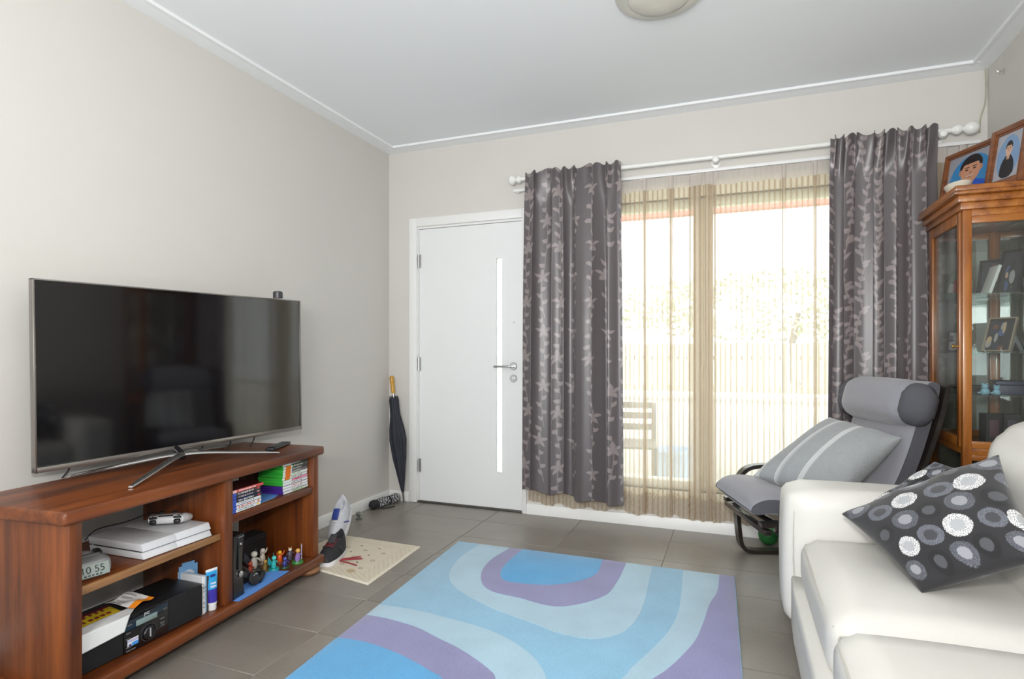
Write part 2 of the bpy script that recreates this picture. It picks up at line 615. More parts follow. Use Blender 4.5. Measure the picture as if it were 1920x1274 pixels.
_p = FROST.node('ShaderNodeBsdfTransparent', {'Color': (0.95, 0.97, 0.96, 1)}).outputs[0]
_m = FROST.node('ShaderNodeMixShader', {0: FROST.math('ADD', FROST.math('MULTIPLY', FROST.noise(FROST.coord('Object'), 60.), .2), .35)})
FROST.put(_m.inputs[1], _p); FROST.put(_m.inputs[2], _t)
FROSTED = FROST.done(_m.outputs[0])
link('glass_slot', box((SLX0 + .001, 0.022, SLZ0 + .001), (SLX1 - .001, 0.032, SLZ1 - .001)), FROSTED, leaf)
link('glazing_bead', boxes([((SLX0 - .004, 0.005, SLZ0 - .004), (SLX0, .012, SLZ1 + .004)), ((SLX1, 0.005, SLZ0 - .004), (SLX1 + .004, .012, SLZ1 + .004)),
                            ((SLX0, 0.005, SLZ0 - .004), (SLX1, .012, SLZ0)), ((SLX0, 0.005, SLZ1), (SLX1, .012, SLZ1 + .004))]), DOORW, leaf)
for hz in (1.808, 1.036, 0.276):
    bm = bmesh.new()
    for k in range(5):
        lathe([(0, 0), (0.0065, 0), (0.0065, 0.0185), (0, 0.0185)], 10, bm, Matrix.Translation((DX0 + 0.0135, -0.001, hz - 0.05 + k * 0.02)))
    box_bm(bm, (DX0 + 0.014, 0.004, hz - 0.05), (DX0 + 0.030, 0.0078, hz + 0.05))
    link('hinge', finish(bm, True, 40), STEEL, leaf)
hd = Matrix.Translation((1.017, 0.008, 1.026)) @ Matrix.Rotation(PI / 2, 4, 'X')
bm = bmesh.new()
lathe([(0, 0), (0.027, 0), (0.027, 0.007), (0.024, 0.010), (0, 0.010)], 24, bm, hd)
lathe([(0, 0.009), (0.010, 0.009), (0.010, 0.05), (0, 0.052)], 14, bm, hd)
tube([(1.017, -0.040, 1.026), (1.0, -0.046, 1.0255), (0.95, -0.047, 1.0245), (0.888, -0.044, 1.024)], 0.0085, 10, 3, bm=bm)
tag(link('lever_handle', finish(bm, True, 40), STEEL, leaf), 'brushed steel lever handle')
bm = bmesh.new()
lk = Matrix.Translation((1.017, 0.008, 0.940)) @ Matrix.Rotation(PI / 2, 4, 'X')
lathe([(0, 0), (0.027, 0), (0.027, 0.007), (0.024, 0.011), (0.012, 0.011), (0.012, 0.016), (0, 0.016)], 24, bm, lk)
box_bm(bm, (1.0155, -0.014, 0.935), (1.0185, -0.0082, 0.952))
tag(link('deadlock', finish(bm, True, 40), STEEL, leaf), 'round steel lock cylinder')
link('peephole', lathe([(0, 0), (0.006, 0), (0.006, 0.003), (0.003, 0.003), (0, 0.001)], 14, None, Matrix.Translation((1.02, 0.008, 1.334)) @ Matrix.Rotation(PI / 2, 4, 'X')), STEEL, leaf)
link('threshold', box((DX0, -0.004, 0.0), (DX1, 0.16, 0.012), 0.003), plain('threshold_dark', (.06, .055, .05, 1), .5), door)

# ------------------------------------------------------------------ window
CREAM = plain('window_cream', (0.80, 0.77, 0.62, 1), 0.4, var=0.03)
win = empty('window_1', (0, 0, 0))
tag(win, 'wide cream framed window in two tall lights behind the curtains', kind='structure')
link('window_frame', boxes([((WX0, 0.03, WZ0), (WX0 + 0.05, 0.13, WZ1)), ((WX1 - 0.05, 0.03, WZ0), (WX1, 0.13, WZ1)),
                            ((WX0 + 0.05, 0.03, WZ1 - 0.05), (WX1 - 0.05, 0.13, WZ1)), ((WX0 + 0.05, 0.03, WZ0), (WX1 - 0.05, 0.13, WZ0 + 0.055))], 0.004), CREAM, win)
link('mullion', box((2.235, 0.04, WZ0 + 0.055), (2.345, 0.12, WZ1 - 0.05), 0.004), CREAM, win)
link('architrave', boxes([((WX0 - .06, -0.016, WZ0 - .05), (WX0, 0.0, WZ1 + .09)), ((WX1, -0.016, WZ0 - .05), (WX1 + .06, 0.0, WZ1 + .09)),
                          ((WX0, -0.016, WZ1), (WX1, 0.0, WZ1 + .09)), ((WX0, -0.016, WZ0 - .05), (WX1, 0.0, WZ0))], .003), CREAM, win)
link('reveal', boxes([((WX0, 0, WZ0 - .004), (WX1, .2, WZ0)), ((WX0, 0, WZ1), (WX1, .2, WZ1 + .004))]), CREAM, win)
for a, b in ((WX0 + 0.05, 2.235), (2.345, WX1 - 0.05)):
    p = link('pane', box((a + .001, 0.078, WZ0 + 0.056), (b - .001, 0.082, WZ1 - 0.051)), GLASS, win)

# ================================================================== CURTAINS
ROD = plain('rod_white', (0.80, 0.80, 0.77, 1), 0.3, var=0.02)
rod = empty('curtain_rod', (2.365, -0.075, 2.312))
tag(rod, 'long white curtain pole with ball finials and knob bracket above window', 'curtain rod')
XR = Matrix.Rotation(PI / 2, 4, 'Y')
link('pole', lathe([(0, -1.255), (0.0135, -1.255), (0.0135, 1.25), (0, 1.25)], 16, None, XR), ROD, rod)
for sx in (-1, 1):
    pr = [(0, 0), (0.017, 0.0), (0.020, 0.008), (0.028, 0.018), (0.030, 0.030), (0.024, 0.042), (0.014, 0.046), (0.012, 0.052), (0.020, 0.058), (0.033, 0.072), (0.037, 0.090), (0.033, 0.108), (0.018, 0.122), (0, 0.126)]
    x0 = -1.255 if sx < 0 else 1.19
    M = Matrix.Translation((x0 + (0 if sx > 0 else 0), 0, 0)) @ Matrix.Rotation(sx * PI / 2, 4, 'Y')
    link('finial', lathe([(r * 0.95, z * (.78 if sx < 0 else 1.0)) for r, z in pr], 20, None, M), ROD, rod)
for bx in (-1.16, 0.0, 1.15):
    bm = bmesh.new()
    lathe([(0, 0), (0.028, 0), (0.028, 0.008), (0.012, 0.012), (0.010, 0.05), (0.016, 0.06), (0.022, 0.074), (0.0225, 0.088), (0.016, 0.1), (0, 0.104)], 18, bm,
          Matrix.Translation((bx, 0.0745, -0.018)) @ Matrix.Rotation(PI / 2, 4, 'X'))
    link('bracket', finish(bm, True, 40), ROD, rod)
trk = empty('curtain_track', (2.36, -0.03, 2.248))
tag(trk, 'slim white aluminium curtain track just below the pole', 'curtain track')
link('rail', box((-1.325, -0.014, -0.010), (1.335, 0.006, 0.010), 0.003), WHITEP, trk)
for bx in (-1.3, -0.45, 0.0, 0.55, 1.3):
    link('rail_clip', boxes([((bx - 0.012, 0.004, -0.014), (bx + 0.012, 0.0295, 0.014))], .002), WHITEP, trk)


def leaf_field(u, v, seed, kind):
    """leaf sprays printed on the drape cloth, u and v in metres; returns a 0..1 mask"""
    m = np.zeros_like(u)
    rs = np.random.default_rng(seed)

    def leafshape(cx, cy, ang, ln, wd):
        c, s = math.cos(ang), math.sin(ang)
        sel = (np.abs(u - cx) < ln) & (np.abs(v - cy) < ln)
        if not sel.any(): return
        dx, dy = u[sel] - cx, v[sel] - cy
        a, b = (dx * c + dy * s) / ln, (-dx * s + dy * c) / wd
        w = np.clip(1 - np.abs(2 * a - 1) ** 1.7, 0, 1) * (1 - 0.25 * a)
        val = np.clip((w - np.abs(b)) * wd / 0.0022 + 0.5, 0, 1) * ((a > 0) & (a < 1))
        m[sel] = np.maximum(m[sel], val)

    def stem(x0, y0, x1, y1, bend):
        t = np.linspace(0, 1, 60)
        xs = x0 + (x1 - x0) * t + bend * np.sin(PI * t)
        ys = y0 + (y1 - y0) * t
        for q, w in zip(xs, ys):
            sel = (np.abs(u - q) < 0.004) & (np.abs(v - w) < 0.009)
            m[sel] = np.maximum(m[sel], np.clip(1.5 - np.abs(u[sel] - q) / 0.0014, 0, 0.8))
        return xs, ys

    U0, U1, V1 = u.min(), u.max(), v.max()
    du, dv = (0.128, 0.37) if kind == 'spray' else (0.088, 0.26)
    col_i = 0
    x = U0 + 0.03
    while x < U1 + du:
        y = -0.1 + (col_i % 2) * dv * 0.5
        while y < V1 + 0.1:
            if kind == 'spray':
                xs, ys = stem(x, y, x + rs.uniform(-.03, .03), y + dv * 0.97, rs.uniform(-.025, .025))
                for k in range(5):                                   # a five-leaved flower head
                    leafshape(xs[45], ys[45], k * 2 * PI / 5 + 0.35, 0.054, 0.0135)
                for i, sd in ((6, 1), (14, -1), (21, 1), (29, -1), (55, 1)):
                    leafshape(xs[i], ys[i], PI / 2 + sd * rs.uniform(.6, 1.0), rs.uniform(.036, .050), rs.uniform(.012, .016))
                    leafshape(xs[i] - sd * .018, ys[i] + .014, PI / 2 - sd * 1.1, 0.024, 0.009)
            else:
                xs, ys = stem(x, y, x + rs.uniform(-.02, .03), y + dv, rs.uniform(-.02, .02))
                for i in range(3, 58, 9):
                    sd = 1 if (i // 9) % 2 else -1
                    leafshape(xs[i] + sd * .006, ys[i] + .004, PI / 2 + sd * rs.uniform(.35, 1.2), rs.uniform(.036, .047), rs.uniform(.0115, .0145))
            y += dv
        x += du
        col_i += 1
    return m


def drape(name, x0, x1, ztop, zbot, ybase, nfold, amp, label, seed, kind, botfn):
    width = x1 - x0
    cloth_w = width * 1.22
    nu, nv = 300, 620
    s = np.linspace(0, 1, nu)
    t = np.linspace(0, 1, nv)
    S, T = np.meshgrid(s, t)                     # T = 0 top, 1 bottom
    rs = np.random.default_rng(seed)
    ph = rs.uniform(0, 6, 4)
    warp = S + 0.022 * np.sin(2 * PI * S * 2.3 + ph[0]) + 0.012 * np.sin(2 * PI * S * 5.1 + ph[1] + T)
    fold = np.sin(2 * PI * nfold * warp + ph[2])
    fold2 = np.sin(2 * PI * (nfold * 1.9) * warp + ph[3])
    big = np.sin(2 * PI * nfold * 0.52 * warp + ph[1] + 0.4)
    head = np.exp(-T * 14)
    A = amp * (0.55 + 0.45 * np.clip(T * 2.2, 0, 1))
    Yc = ybase + A * ((0.55 * fold + 0.25 * fold2) * (1 - head * 0.3) + 0.55 * big * np.clip(T * 3, 0, 1)) * (1 - 0.15 * T)
    ruff = 0.020 * head * np.sin(2 * PI * nfold * 2.7 * warp + ph[0])
    k_ = np.clip(T * 9, 0, 1); k_ = k_ * k_ * (3 - 2 * k_)
    Yc = (-0.112 + 0.012 * np.sin(2 * PI * nfold * 2.7 * warp + ph[0])) * (1 - k_) + Yc * k_
    Yc = -0.054 - np.logaddexp(0, (-0.054 - Yc) / 0.008) * 0.008      # keeps the folds clear of the sheer behind
    flare = 0.012 * T * (S - 0.5) * 2
    Xc = x0 + width * S + 0.010 * np.sin(2 * PI * nfold * 2 * warp + ph[2] + 1) + flare
    zb = zbot + botfn(S) + 0.006 * np.sin(2 * PI * nfold * warp)
    zt = ztop + 0.014 * np.sin(2 * PI * nfold * 2.7 * warp + 1.0 + ph[0]) * 1.0
    Zc = zt + (zb - zt) * T
    mask = leaf_field(S * cloth_w, (1 - T) * (ztop - zbot), seed, kind)
    wv = 0.5 + 0.5 * np.sin(S * cloth_w * 2600 * 0.35)
    base = L3(98, 91, 93)[None, None] * (0.92 + 0.10 * wv[..., None])
    leafc = L3(146, 136, 135)
    col = base * (1 - mask[..., None]) + leafc * mask[..., None]
    o = link(name, grid_mesh(Xc, Yc, Zc, col), DRAPE)
    md = o.modifiers.new('thickness', 'SOLIDIFY')
    md.thickness = 0.0015
    md.offset = 0
    tag(o, label, 'curtain')
    return o


g = Graph('drape_satin')
a = g.node('ShaderNodeAttribute', attribute_name='Col').outputs['Color']
sat = g.bsdf(Base_Color=a, Roughness=0.36, Sheen_Weight=0.1, Specular_IOR_Level=0.6)
tr = g.node('ShaderNodeBsdfTranslucent', {'Color': g.mix(1.0, a, (0.55, 0.40, 0.32, 1), 'MULTIPLY')}).outputs[0]
mx = g.node('ShaderNodeMixShader', {0: 0.07})
g.put(mx.inputs[1], sat); g.put(mx.inputs[2], tr)
DRAPE = g.done(mx.outputs[0])
drape('drape', 1.152, 1.797, 2.343, 0.165, -0.108, 3.4, 0.056, 'dark grey satin drape with five-leaved flower sprays, beside the front door', 11, 'spray',
      lambda s: 0.03 - 0.06 * s + 0.012 * np.sin(s * 19))
drape('drape', 2.975, 3.482, 2.338, 0.15, -0.074, 4.0, 0.032, 'dark grey satin drape with small climbing leaves, behind the armchair', 23, 'vine',
      lambda s: 0.01 * np.sin(s * 17))

# sheer curtains: banded open weave on heading tape, denser lace hem
g = Graph('sheer_lace')
uvn = g.node('ShaderNodeTexCoord').outputs['UV']
sep = g.node('ShaderNodeSeparateXYZ', {0: uvn})
U, V = sep.outputs[0], sep.outputs[1]
st = g.math('FRACT', g.math('DIVIDE', U, 0.0305))
band = g.math('SUBTRACT', 1.0, g.math('MULTIPLY', g.math('ABSOLUTE', g.math('SUBTRACT', st, 0.5)), 3.4), clamp=True)
bead = g.math('ADD', 0.8, g.math('MULTIPLY', g.math('SINE', g.math('MULTIPLY', V, 620.0)), 0.2))
nz = g.noise(g.node('ShaderNodeCombineXYZ', {0: g.math('MULTIPLY', U, 40), 1: g.math('MULTIPLY', V, 9)}).outputs[0], 1.0, 3.0)
band = g.math('MULTIPLY', g.math('MULTIPLY', band, bead), g.math('ADD', 0.65, g.math('MULTIPLY', nz, 0.6)))
base_op = 0.46
op = g.math('ADD', base_op, g.math('MULTIPLY', band, 0.56))
hem = g.math('LESS_THAN', V, 0.135)
hx = g.math('SINE', g.math('MULTIPLY', U, 420.0))
hy = g.math('SINE', g.math('ADD', g.math('MULTIPLY', V, 150.0), g.math('MULTIPLY', g.math('FLOOR', g.math('DIVIDE', U, 0.03)), 1.9)))
lace = g.math('GREATER_THAN', g.math('MULTIPLY', hx, hy), 0.22)
op = g.math('ADD', op, g.math('MULTIPLY', hem, g.math('ADD', 0.16, g.math('MULTIPLY', lace, 0.32))), clamp=True)
headb = g.math('GREATER_THAN', V, 2.075)
op = g.math('ADD', op, g.math('MULTIPLY', headb, 0.45), clamp=True)
op = g.math('MINIMUM', op, 0.95)
hcol = g.math('MULTIPLY', headb, 1.0)
colr = g.mix(band, (0.84, 0.77, 0.66, 1), (0.50, 0.375, 0.24, 1))
colr = g.mix(hcol, colr, (0.84, 0.80, 0.76, 1))
colr = g.mix(g.math('MULTIPLY', hem, g.math('MULTIPLY', lace, .55)), colr, (0.42, 0.31, 0.18, 1))
df = g.node('ShaderNodeBsdfDiffuse', {'Color': colr}).outputs[0]
tl = g.node('ShaderNodeBsdfTranslucent', {'Color': colr}).outputs[0]
m1 = g.node('ShaderNodeMixShader', {0: 0.60})
g.put(m1.inputs[1], df); g.put(m1.inputs[2], tl)
tp = g.node('ShaderNodeBsdfTransparent', {'Color': (1, 1, 1, 1)}).outputs[0]
m2 = g.node('ShaderNodeMixShader')
g.put(m2.inputs[0], op); g.put(m2.inputs[1], tp); g.put(m2.inputs[2], m1.outputs[0])
SHEER = g.done(m2.outputs[0])


def sheer(name, x0, x1, pleats, ybase, ztop, zbot, label, seed):
    """open-weave curtain; at each pleat the cloth doubles back on itself"""
    rs = np.random.default_rng(seed)
    pts = []
    x = x0
    for px_, w in sorted(pleats) + [(x1, 0)]:
        n = max(2, int((px_ - x) / 0.012))
        for k in range(n): pts.append((x + (px_ - x) * k / n, 0.0))
        if w:
            for k in range(1, 5):
                pts.append((px_ + w * k / 4, 0.010 * k / 4))
            for k in range(1, 5):
                pts.append((px_ + w - w * k / 4, -0.004 - 0.008 * k / 4))
            for k in range(1, 5):
                pts.append((px_ + w * k / 4, -0.014 + 0.004 * k / 4))
            x = px_ + w
    pts.append((x1, 0.0))
    P = np.array(pts)
    d = np.r_[0, np.cumsum(np.hypot(*np.diff(P, axis=0).T))]
    nu, nv = int(d[-1] / 0.006), 90
    us = np.linspace(0, d[-1], nu)
    xs, ys = np.interp(us, d, P[:, 0]), np.interp(us, d, P[:, 1])
    t = np.linspace(0, 1, nv)
    XX, T = np.meshgrid(xs, t)
    YY, _ = np.meshgrid(ys, t)
    UU, _ = np.meshgrid(us, t)
    ph = rs.uniform(0, 6, 3)
    wav = 0.010 * np.sin(UU * 26 + ph[0]) + 0.006 * np.sin(UU * 61 + ph[1]) + 0.008 * np.sin(UU * 11 + ph[2] + T * 1.5)
    YY = ybase + YY * 0.8 + wav * (0.25 + 0.40 * T)
    zb = zbot + 0.010 * np.sin(UU * 26 + ph[0]) + 0.004 * np.sin(UU * 90)
    zt = ztop + 0.004 * np.sin(UU * 45)
    ZZ = zt + (zb - zt) * T
    XX = XX + 0.004 * np.sin(UU * 40 + T * 2) * T
    uv = np.stack([UU, (1 - T) * (ztop - zbot)], -1)
    o = link(name, grid_mesh(XX, YY, ZZ, uv=uv), SHEER)
    tag(o, label, 'sheer curtain')
    return o


sheer('sheer_curtain', 1.13, 2.37, [(1.30, .02), (1.52, .02), (1.92, .022), (2.08, .03), (2.21, .07), (2.30, .05)], -0.028, 2.236, 0.085,
      'beige open-weave sheer curtain with lace hem, gathered where the two sheers meet', 3)
sheer('sheer_curtain', 2.345, 3.68, [(2.735, .02), (2.90, .02), (3.10, .03), (3.3, .03), (3.5, .05), (3.6, .04)], -0.026, 2.240, 0.080,
      'beige open-weave sheer curtain hanging behind the armchair and glass cabinet', 5)

# ================================================================== OUTSIDE THE WINDOW
CONC = plain('porch_concrete', (0.62, 0.58, 0.50, 1), 0.9, var=0.1, scale=6)
RENDER_W = plain('porch_render', (0.82, 0.80, 0.76, 1), 0.8, var=0.03)
RED = plain('red_fascia', (0.62, 0.16, 0.13, 1), 0.5, var=0.05)
tag(link('porch_slab', box((-3, TH, -0.2), (7, 2.2, -0.06)), CONC), 'pale concrete porch floor outside the window', kind='structure')
tag(link('porch_parapet', boxes([((-3, 2.0, -0.06), (7, 2.16, 0.68)), ((-3, 1.97, 0.68), (7, 2.19, 0.735))], .004), RENDER_W), 'white rendered porch parapet with a capping seen through the sheers', kind='structure')
tag(link('porch_roof_fascia', box((-3, 1.95, 2.44), (7, 2.05, 2.66), .005), RED), 'red painted fascia board along the porch roof edge', kind='structure')
GRASSM = plain('lawn_green', (0.16, 0.22, 0.08, 1), 0.95, var=0.4, scale=9)
tag(link('lawn', box((-14, 2.2, -0.5), (18, 22, -0.25)), GRASSM), 'green lawn beyond the porch parapet', kind='structure')
FENCE = plain('fence_grey_brown', (0.40, 0.36, 0.30, 1), 0.8, var=0.15)
fence = empty('garden_fence', (2.3, 6.5, -0.25))
tag(fence, 'weathered grey-brown paling fence with narrow gaps beyond the lawn', 'fence')
for zz in (0.35, 1.25):
    link('fence_rail', box((-4.5, 0.02, zz), (4.5, 0.06, zz + .07)), FENCE, fence)
pm = box((-0.062, -0.010, 0.02), (0.062, 0.012, 1.53), .002, 1)
pm.materials.append(FENCE)
for k in range(62):
    o = bpy.data.objects.new('paling', pm)
    COL.objects.link(o)
    o.parent = fence
    o.location = (-4.45 + k * 0.1455, 0, random.uniform(-.015, .015))
# garden tree beyond the fence
LEAFM = plain('tree_leaf', (0.50, 0.54, 0.40, 1), 0.7, var=0.2, scale=4)
tree = empty('garden_tree', (3.6, 9.5, -0.25))
tag(tree, 'wide low leafy tree standing beyond the paling fence', 'tree')
link('trunk', tube([(0, 0, 0), (0.05, 0, 0.7), (-0.05, 0.05, 1.3), (0.1, 0, 2.2)], 0.10, 10, 3, scale=[1.2, 1, .8, .5]), plain('bark', (.12, .09, .07, 1), .9, var=.3), tree)
n = 2600
c0 = RNG.normal(0, 1, (n, 3)); c0 /= np.linalg.norm(c0, axis=1)[:, None]
c0 *= (RNG.uniform(0.35, 1, n) ** 0.5)[:, None] * np.array([4.2, 1.2, 0.75])
c0[:, 2] += 2.35
bm = bmesh.new()
for p in c0:
    d1 = RNG.normal(0, 1, 3); d1 /= np.linalg.norm(d1); d2 = np.cross(d1, RNG.normal(0, 1, 3)); d2 /= np.linalg.norm(d2)
    q = [p - d1 * .09, p + d2 * .035, p + d1 * .09, p - d2 * .035]
    bm.faces.new([bm.verts.new(v) for v in q])
o = link('foliage', finish(bm), LEAFM, tree)
o['kind'] = 'stuff'
# slatted outdoor chair on the porch
OUTW = plain('outdoor_dark_timber', (0.10, 0.085, 0.07, 1), 0.6, var=0.15)
oc = empty('outdoor_chair', (1.60, 1.15, -0.06), math.radians(8))
tag(oc, 'dark slatted garden chair standing on the porch', 'chair')
for sx in (-.24, .24):
    link('leg', box((sx - .02, -.24, 0), (sx + .02, -.20, .40), .003), OUTW, oc)
    link('leg', box((sx - .02, .20, 0), (sx + .02, .24, .40), .003), OUTW, oc)
    link('back_post', box((sx - .02, .20, .40), (sx + .02, .24, .74), .003), OUTW, oc)
for k in range(5): link('seat_slat', box((-.26, -.25 + k * .1, .40), (.26, -.17 + k * .1, .42), .003), OUTW, oc)
for z in (.50, .60, .69): link('back_slat', box((-.22, .205, z), (.22, .225, z + .055), .003), OUTW, oc)
bt = empty('storage_tub', (1.95, 1.70, -0.06))
tag(bt, 'pale blue plastic tub standing on the porch floor', 'tub')
TUB = plain('tub_blue', (0.45, 0.58, 0.75, 1), 0.5)
link('body', lathe([(0, 0), (.15, 0), (.19, .28), (.205, .285), (.205, .30), (.185, .30), (.145, .02), (0, .02)], 28, None, None), TUB, bt)
link('handle', tube([(-.2, 0, .27), (-.14, -.16, .24), (.14, -.16, .24), (.2, 0, .27)], .005, 8, 4), TUB, bt)

# ================================================================== TV STAND AND WHAT IS ON IT
# local frame of the stand: x along its front (towards the door), y back to the wall
SN = np.array([0.61, -2.681, 0.0])
SE = np.array([0.506, -1.393, 0.0]) - SN
SE = SE / np.linalg.norm(SE)
SB = np.array([-SE[1], SE[0], 0])
SRZ = math.atan2(SE[1], SE[0])
SL, SD = 1.30, 0.485


def SW(s, t, z): return tuple(SN + SE * s + SB * t + UP * z)


P1, P2, P3 = (0.050, 0.012, 0.0035), (0.145, 0.036, 0.0075), (0.235, 0.064, 0.012)
WOODX = wood('stained_pine_long', P1, P2, P3, 0)
WOODZ = wood('stained_pine_upright', P1, P2, P3, 2)
WOODL = wood('stained_pine_light_edge', (0.22, 0.10, 0.035), (0.33, 0.165, 0.065), (0.42, 0.23, 0.10), 0, knots=False)
FOOTW = wood('bun_foot_pine', (0.10, 0.04, 0.018), (0.20, 0.085, 0.035), (0.30, 0.14, 0.06), 0, knots=False)
ZT, ZS, ZR, ZB = 0.643, 0.385, 0.447, 0.090       # top, left shelf, right shelf, base surfaces
st = empty('tv_stand', SW(0, 0, 0), SRZ)
tag(st, 'reddish brown stained pine television stand with open shelves and bun feet', 'tv stand')


def rounded_board(x0, x1, y0, y1, z0, z1, r):
    """board whose front and end edges are rolled over"""
    bm = bmesh.new()
    box_bm(bm, (x0, y0, z0), (x1, y1, z1))
    es = [e_ for e_ in bm.edges if not all(abs(v.co.y - y1) < 1e-5 for v in e_.verts)]
    bmesh.ops.bevel(bm, geom=es, offset=r, segments=4, profile=0.5, affect='EDGES')
    return finish(bm, True, 50)


link('top_board', rounded_board(-0.005, SL + 0.005, -0.004, SD, 0.600, ZT, 0.012), WOODX, st)
link('side_panel', box((0.025, 0.018, ZB), (0.066, SD - .01, 0.600), 0.003), WOODZ, st)
link('side_panel', box((1.240, 0.018, ZB), (1.282, SD - .01, 0.600), 0.003), WOODZ, st)
link('divider', box((0.650, 0.018, ZB), (0.694, SD - .04, 0.600), 0.003), WOODZ, st)
link('shelf', box((0.066, 0.050, ZS - 0.026), (0.650, SD - .02, ZS), 0.002), WOODX, st)
tag(link('shelf_edge', box((0.067, 0.038, ZS - 0.026), (0.649, 0.050, ZS), 0.002), WOODL, st), 'paler unstained front edge of the shelf')
link('shelf', box((0.694, 0.022, ZR - 0.034), (1.240, SD - .20, ZR), 0.003), WOODX, st)
link('base_board', rounded_board(-0.004, SL + 0.006, -0.006, SD - .01, ZB - 0.046, ZB, 0.013), WOODX, st)
for fx, fy in ((0.06, 0.055), (SL - 0.055, 0.055), (0.06, SD - .08), (SL - 0.055, SD - .08)):
    link('bun_foot', lathe([(0, 0), (0.036, 0), (0.055, 0.008), (0.062, 0.021), (0.055, 0.036), (0.038, ZB - 0.046), (0, ZB - 0.046)], 24, None, Matrix.Translation((fx, fy, 0))), FOOTW, st)
for k in range(7):
    link('shelf_pin_hole', lathe([(0, 0), (.0025, 0), (.0025, .0012), (0, .0012)], 8, None, Matrix.Translation((1.2405, 0.09, 0.18 + k * .032)) @ Matrix.Rotation(-PI / 2, 4, 'Y')), BLACKM, st)

# ------------------------------------------------------------------ television
TVc = np.array([0.1985, -1.8865, 0.0])
tv_dir = np.array([0.127, 1.221, 0.0])
TVW = float(np.linalg.norm(tv_dir))
tv_rz = math.atan2(tv_dir[1], tv_dir[0])
tv = empty('television', tuple(TVc + UP * ZT), tv_rz)
tag(tv, 'large flat black television with thin silver edge on chrome four-legged stand', 'television')
SCREEN = Graph('tv_screen')
SCREENM = SCREEN.done(SCREEN.bsdf(Base_Color=SCREEN.mix(SCREEN.noise(SCREEN.coord('Object'), 3.0), (0.0035, 0.003, 0.004, 1), (0.005, 0.0045, 0.005, 1)),
                                  Roughness=0.07, Specular_IOR_Level=0.75))
BEZ = plain('tv_bezel', (0.32, 0.30, 0.28, 1), 0.28, metal=0.9, var=0.05)
tilt = Matrix.Rotation(math.radians(-0.75), 4, 'Y')      # the set leans a touch on its stand
zc = 0.402
H = 0.700


def tvp(me):
    me.transform(Matrix.Translation((0, 0, zc)) @ tilt @ Matrix.Translation((0, 0, 0)))
    return me


hw, hh = TVW / 2, H / 2
link('back_shell', tvp(box((-hw + .004, 0.004, -hh + .004), (hw - .004, 0.030, hh - .004), .004)), BLACK, tv)
link('rear_housing', tvp(box((-hw * .62, 0.030, -hh * .85), (hw * .62, 0.062, hh * .35), .012)), BLACK, tv)
link('bezel', tvp(boxes([((-hw, -.006, -hh), (-hw + .007, .022, hh)), ((hw - .007, -.006, -hh), (hw, .022, hh)), ((-hw, -.006, hh - .006), (hw, .022, hh)), ((-hw, -.006, -hh), (hw, .022, -hh + .020))], .0015)), BEZ, tv)
link('screen', tvp(box((-hw + .007, -.002, -hh + .020), (hw - .007, .004, hh - .006))), SCREENM, tv)


def tvl(p):
    """world point to television frame"""
    d = np.array(p) - (TVc + UP * ZT)
    ex = tv_dir / TVW
    ey = np.array([-ex[1], ex[0], 0])
    return (float(d @ ex), float(d @ ey), float(d[2]))


hub = np.array([0.262, -2.000, ZT + 0.040])
legprof = [(-.016, 0), (-.009, .008), (.009, .008), (.016, 0), (.007, -.0045), (-.007, -.0045)]
for tip in ((0.492, -2.395), (0.468, -1.657), (0.10, -2.35), (0.085, -1.62)):
    tp_ = np.array([tip[0], tip[1], ZT + 0.0055])
    mid = hub * .45 + tp_ * .55 + UP * 0.004
    pts = tube_pts([tvl(hub), tvl(hub * .8 + tp_ * .2 + UP * .006), tvl(mid), tvl(hub * .12 + tp_ * .88 + UP * 0.0015), tvl(tp_)], 4)
    link('stand_leg', sweep(pts, legprof, True, [1.15 - 0.6 * i / (len(pts) - 1) for i in range(len(pts))]), CHROME, tv)
hl = tvl(hub)
link('stand_neck', tube([(hl[0], hl[1], hl[2] - .008), (hl[0] + .015, hl[1] + .04, hl[2] + .004), (hl[0] + .02, 0.035, hl[2] + .03)], 0.016, 12, 4), GLOSSB, tv)
for cx, lean in ((-.50, .02), (.055, .012), (.20, .014), (.33, .018)):
    p1 = (cx, 0.012, 0.050)
    link('cable', tube([(cx + lean * 1.2, .04, .055), (cx + lean, .045, .03), (cx, .048, .003)], .0032, 8, 3), BLACKM, tv)
gad = empty('sensor_gadget', tuple(onx(521, 555, 0.270)), tv_rz)
tag(gad, 'small dark rounded sensor clipped on top edge of the television', 'sensor')
link('body', lathe([(0, -.012), (.024, -.012), (.024, .018), (.020, .022), (0, .023)], 20), plain('gadget_grey', (.03, .03, .036, 1), .35), gad)
link('lens', lathe([(0, 0), (.008, 0), (.007, .003), (0, .003)], 14, None, Matrix.Translation((0, -.024, .006)) @ Matrix.Rotation(PI / 2, 4, 'X')), GLOSSB, gad)

# remote control on the top board
rem_a, rem_b = onz(505, 844, ZT + .008), onz(538, 831, ZT + .008)
d_ = rem_b - rem_a
rc = empty('remote_control', tuple(((rem_a + rem_b) / 2)[:2]) + (ZT,), math.atan2(d_[1], d_[0]))
tag(rc, 'slim black remote control lying on the stand beside the television', 'remote control')
RLn = float(np.linalg.norm(d_[:2]))
link('case', soft_box(RLn, .046, .018, .008, 5), BLACK, rc, loc=(0, 0, .0092))
GREYB = plain('button_grey', (.10, .10, .105, 1), .5)
bmb = box((-.004, -.004, 0), (.004, .004, .0025), .001, 1)
bmb.materials.append(GREYB)
for i in range(8):
    for j in (-1, 0, 1):
        o = bpy.data.objects.new('button', bmb); COL.objects.link(o); o.parent = rc
        o.location = (-RLn * .36 + i * RLn * .1, j * .0125, .0178)

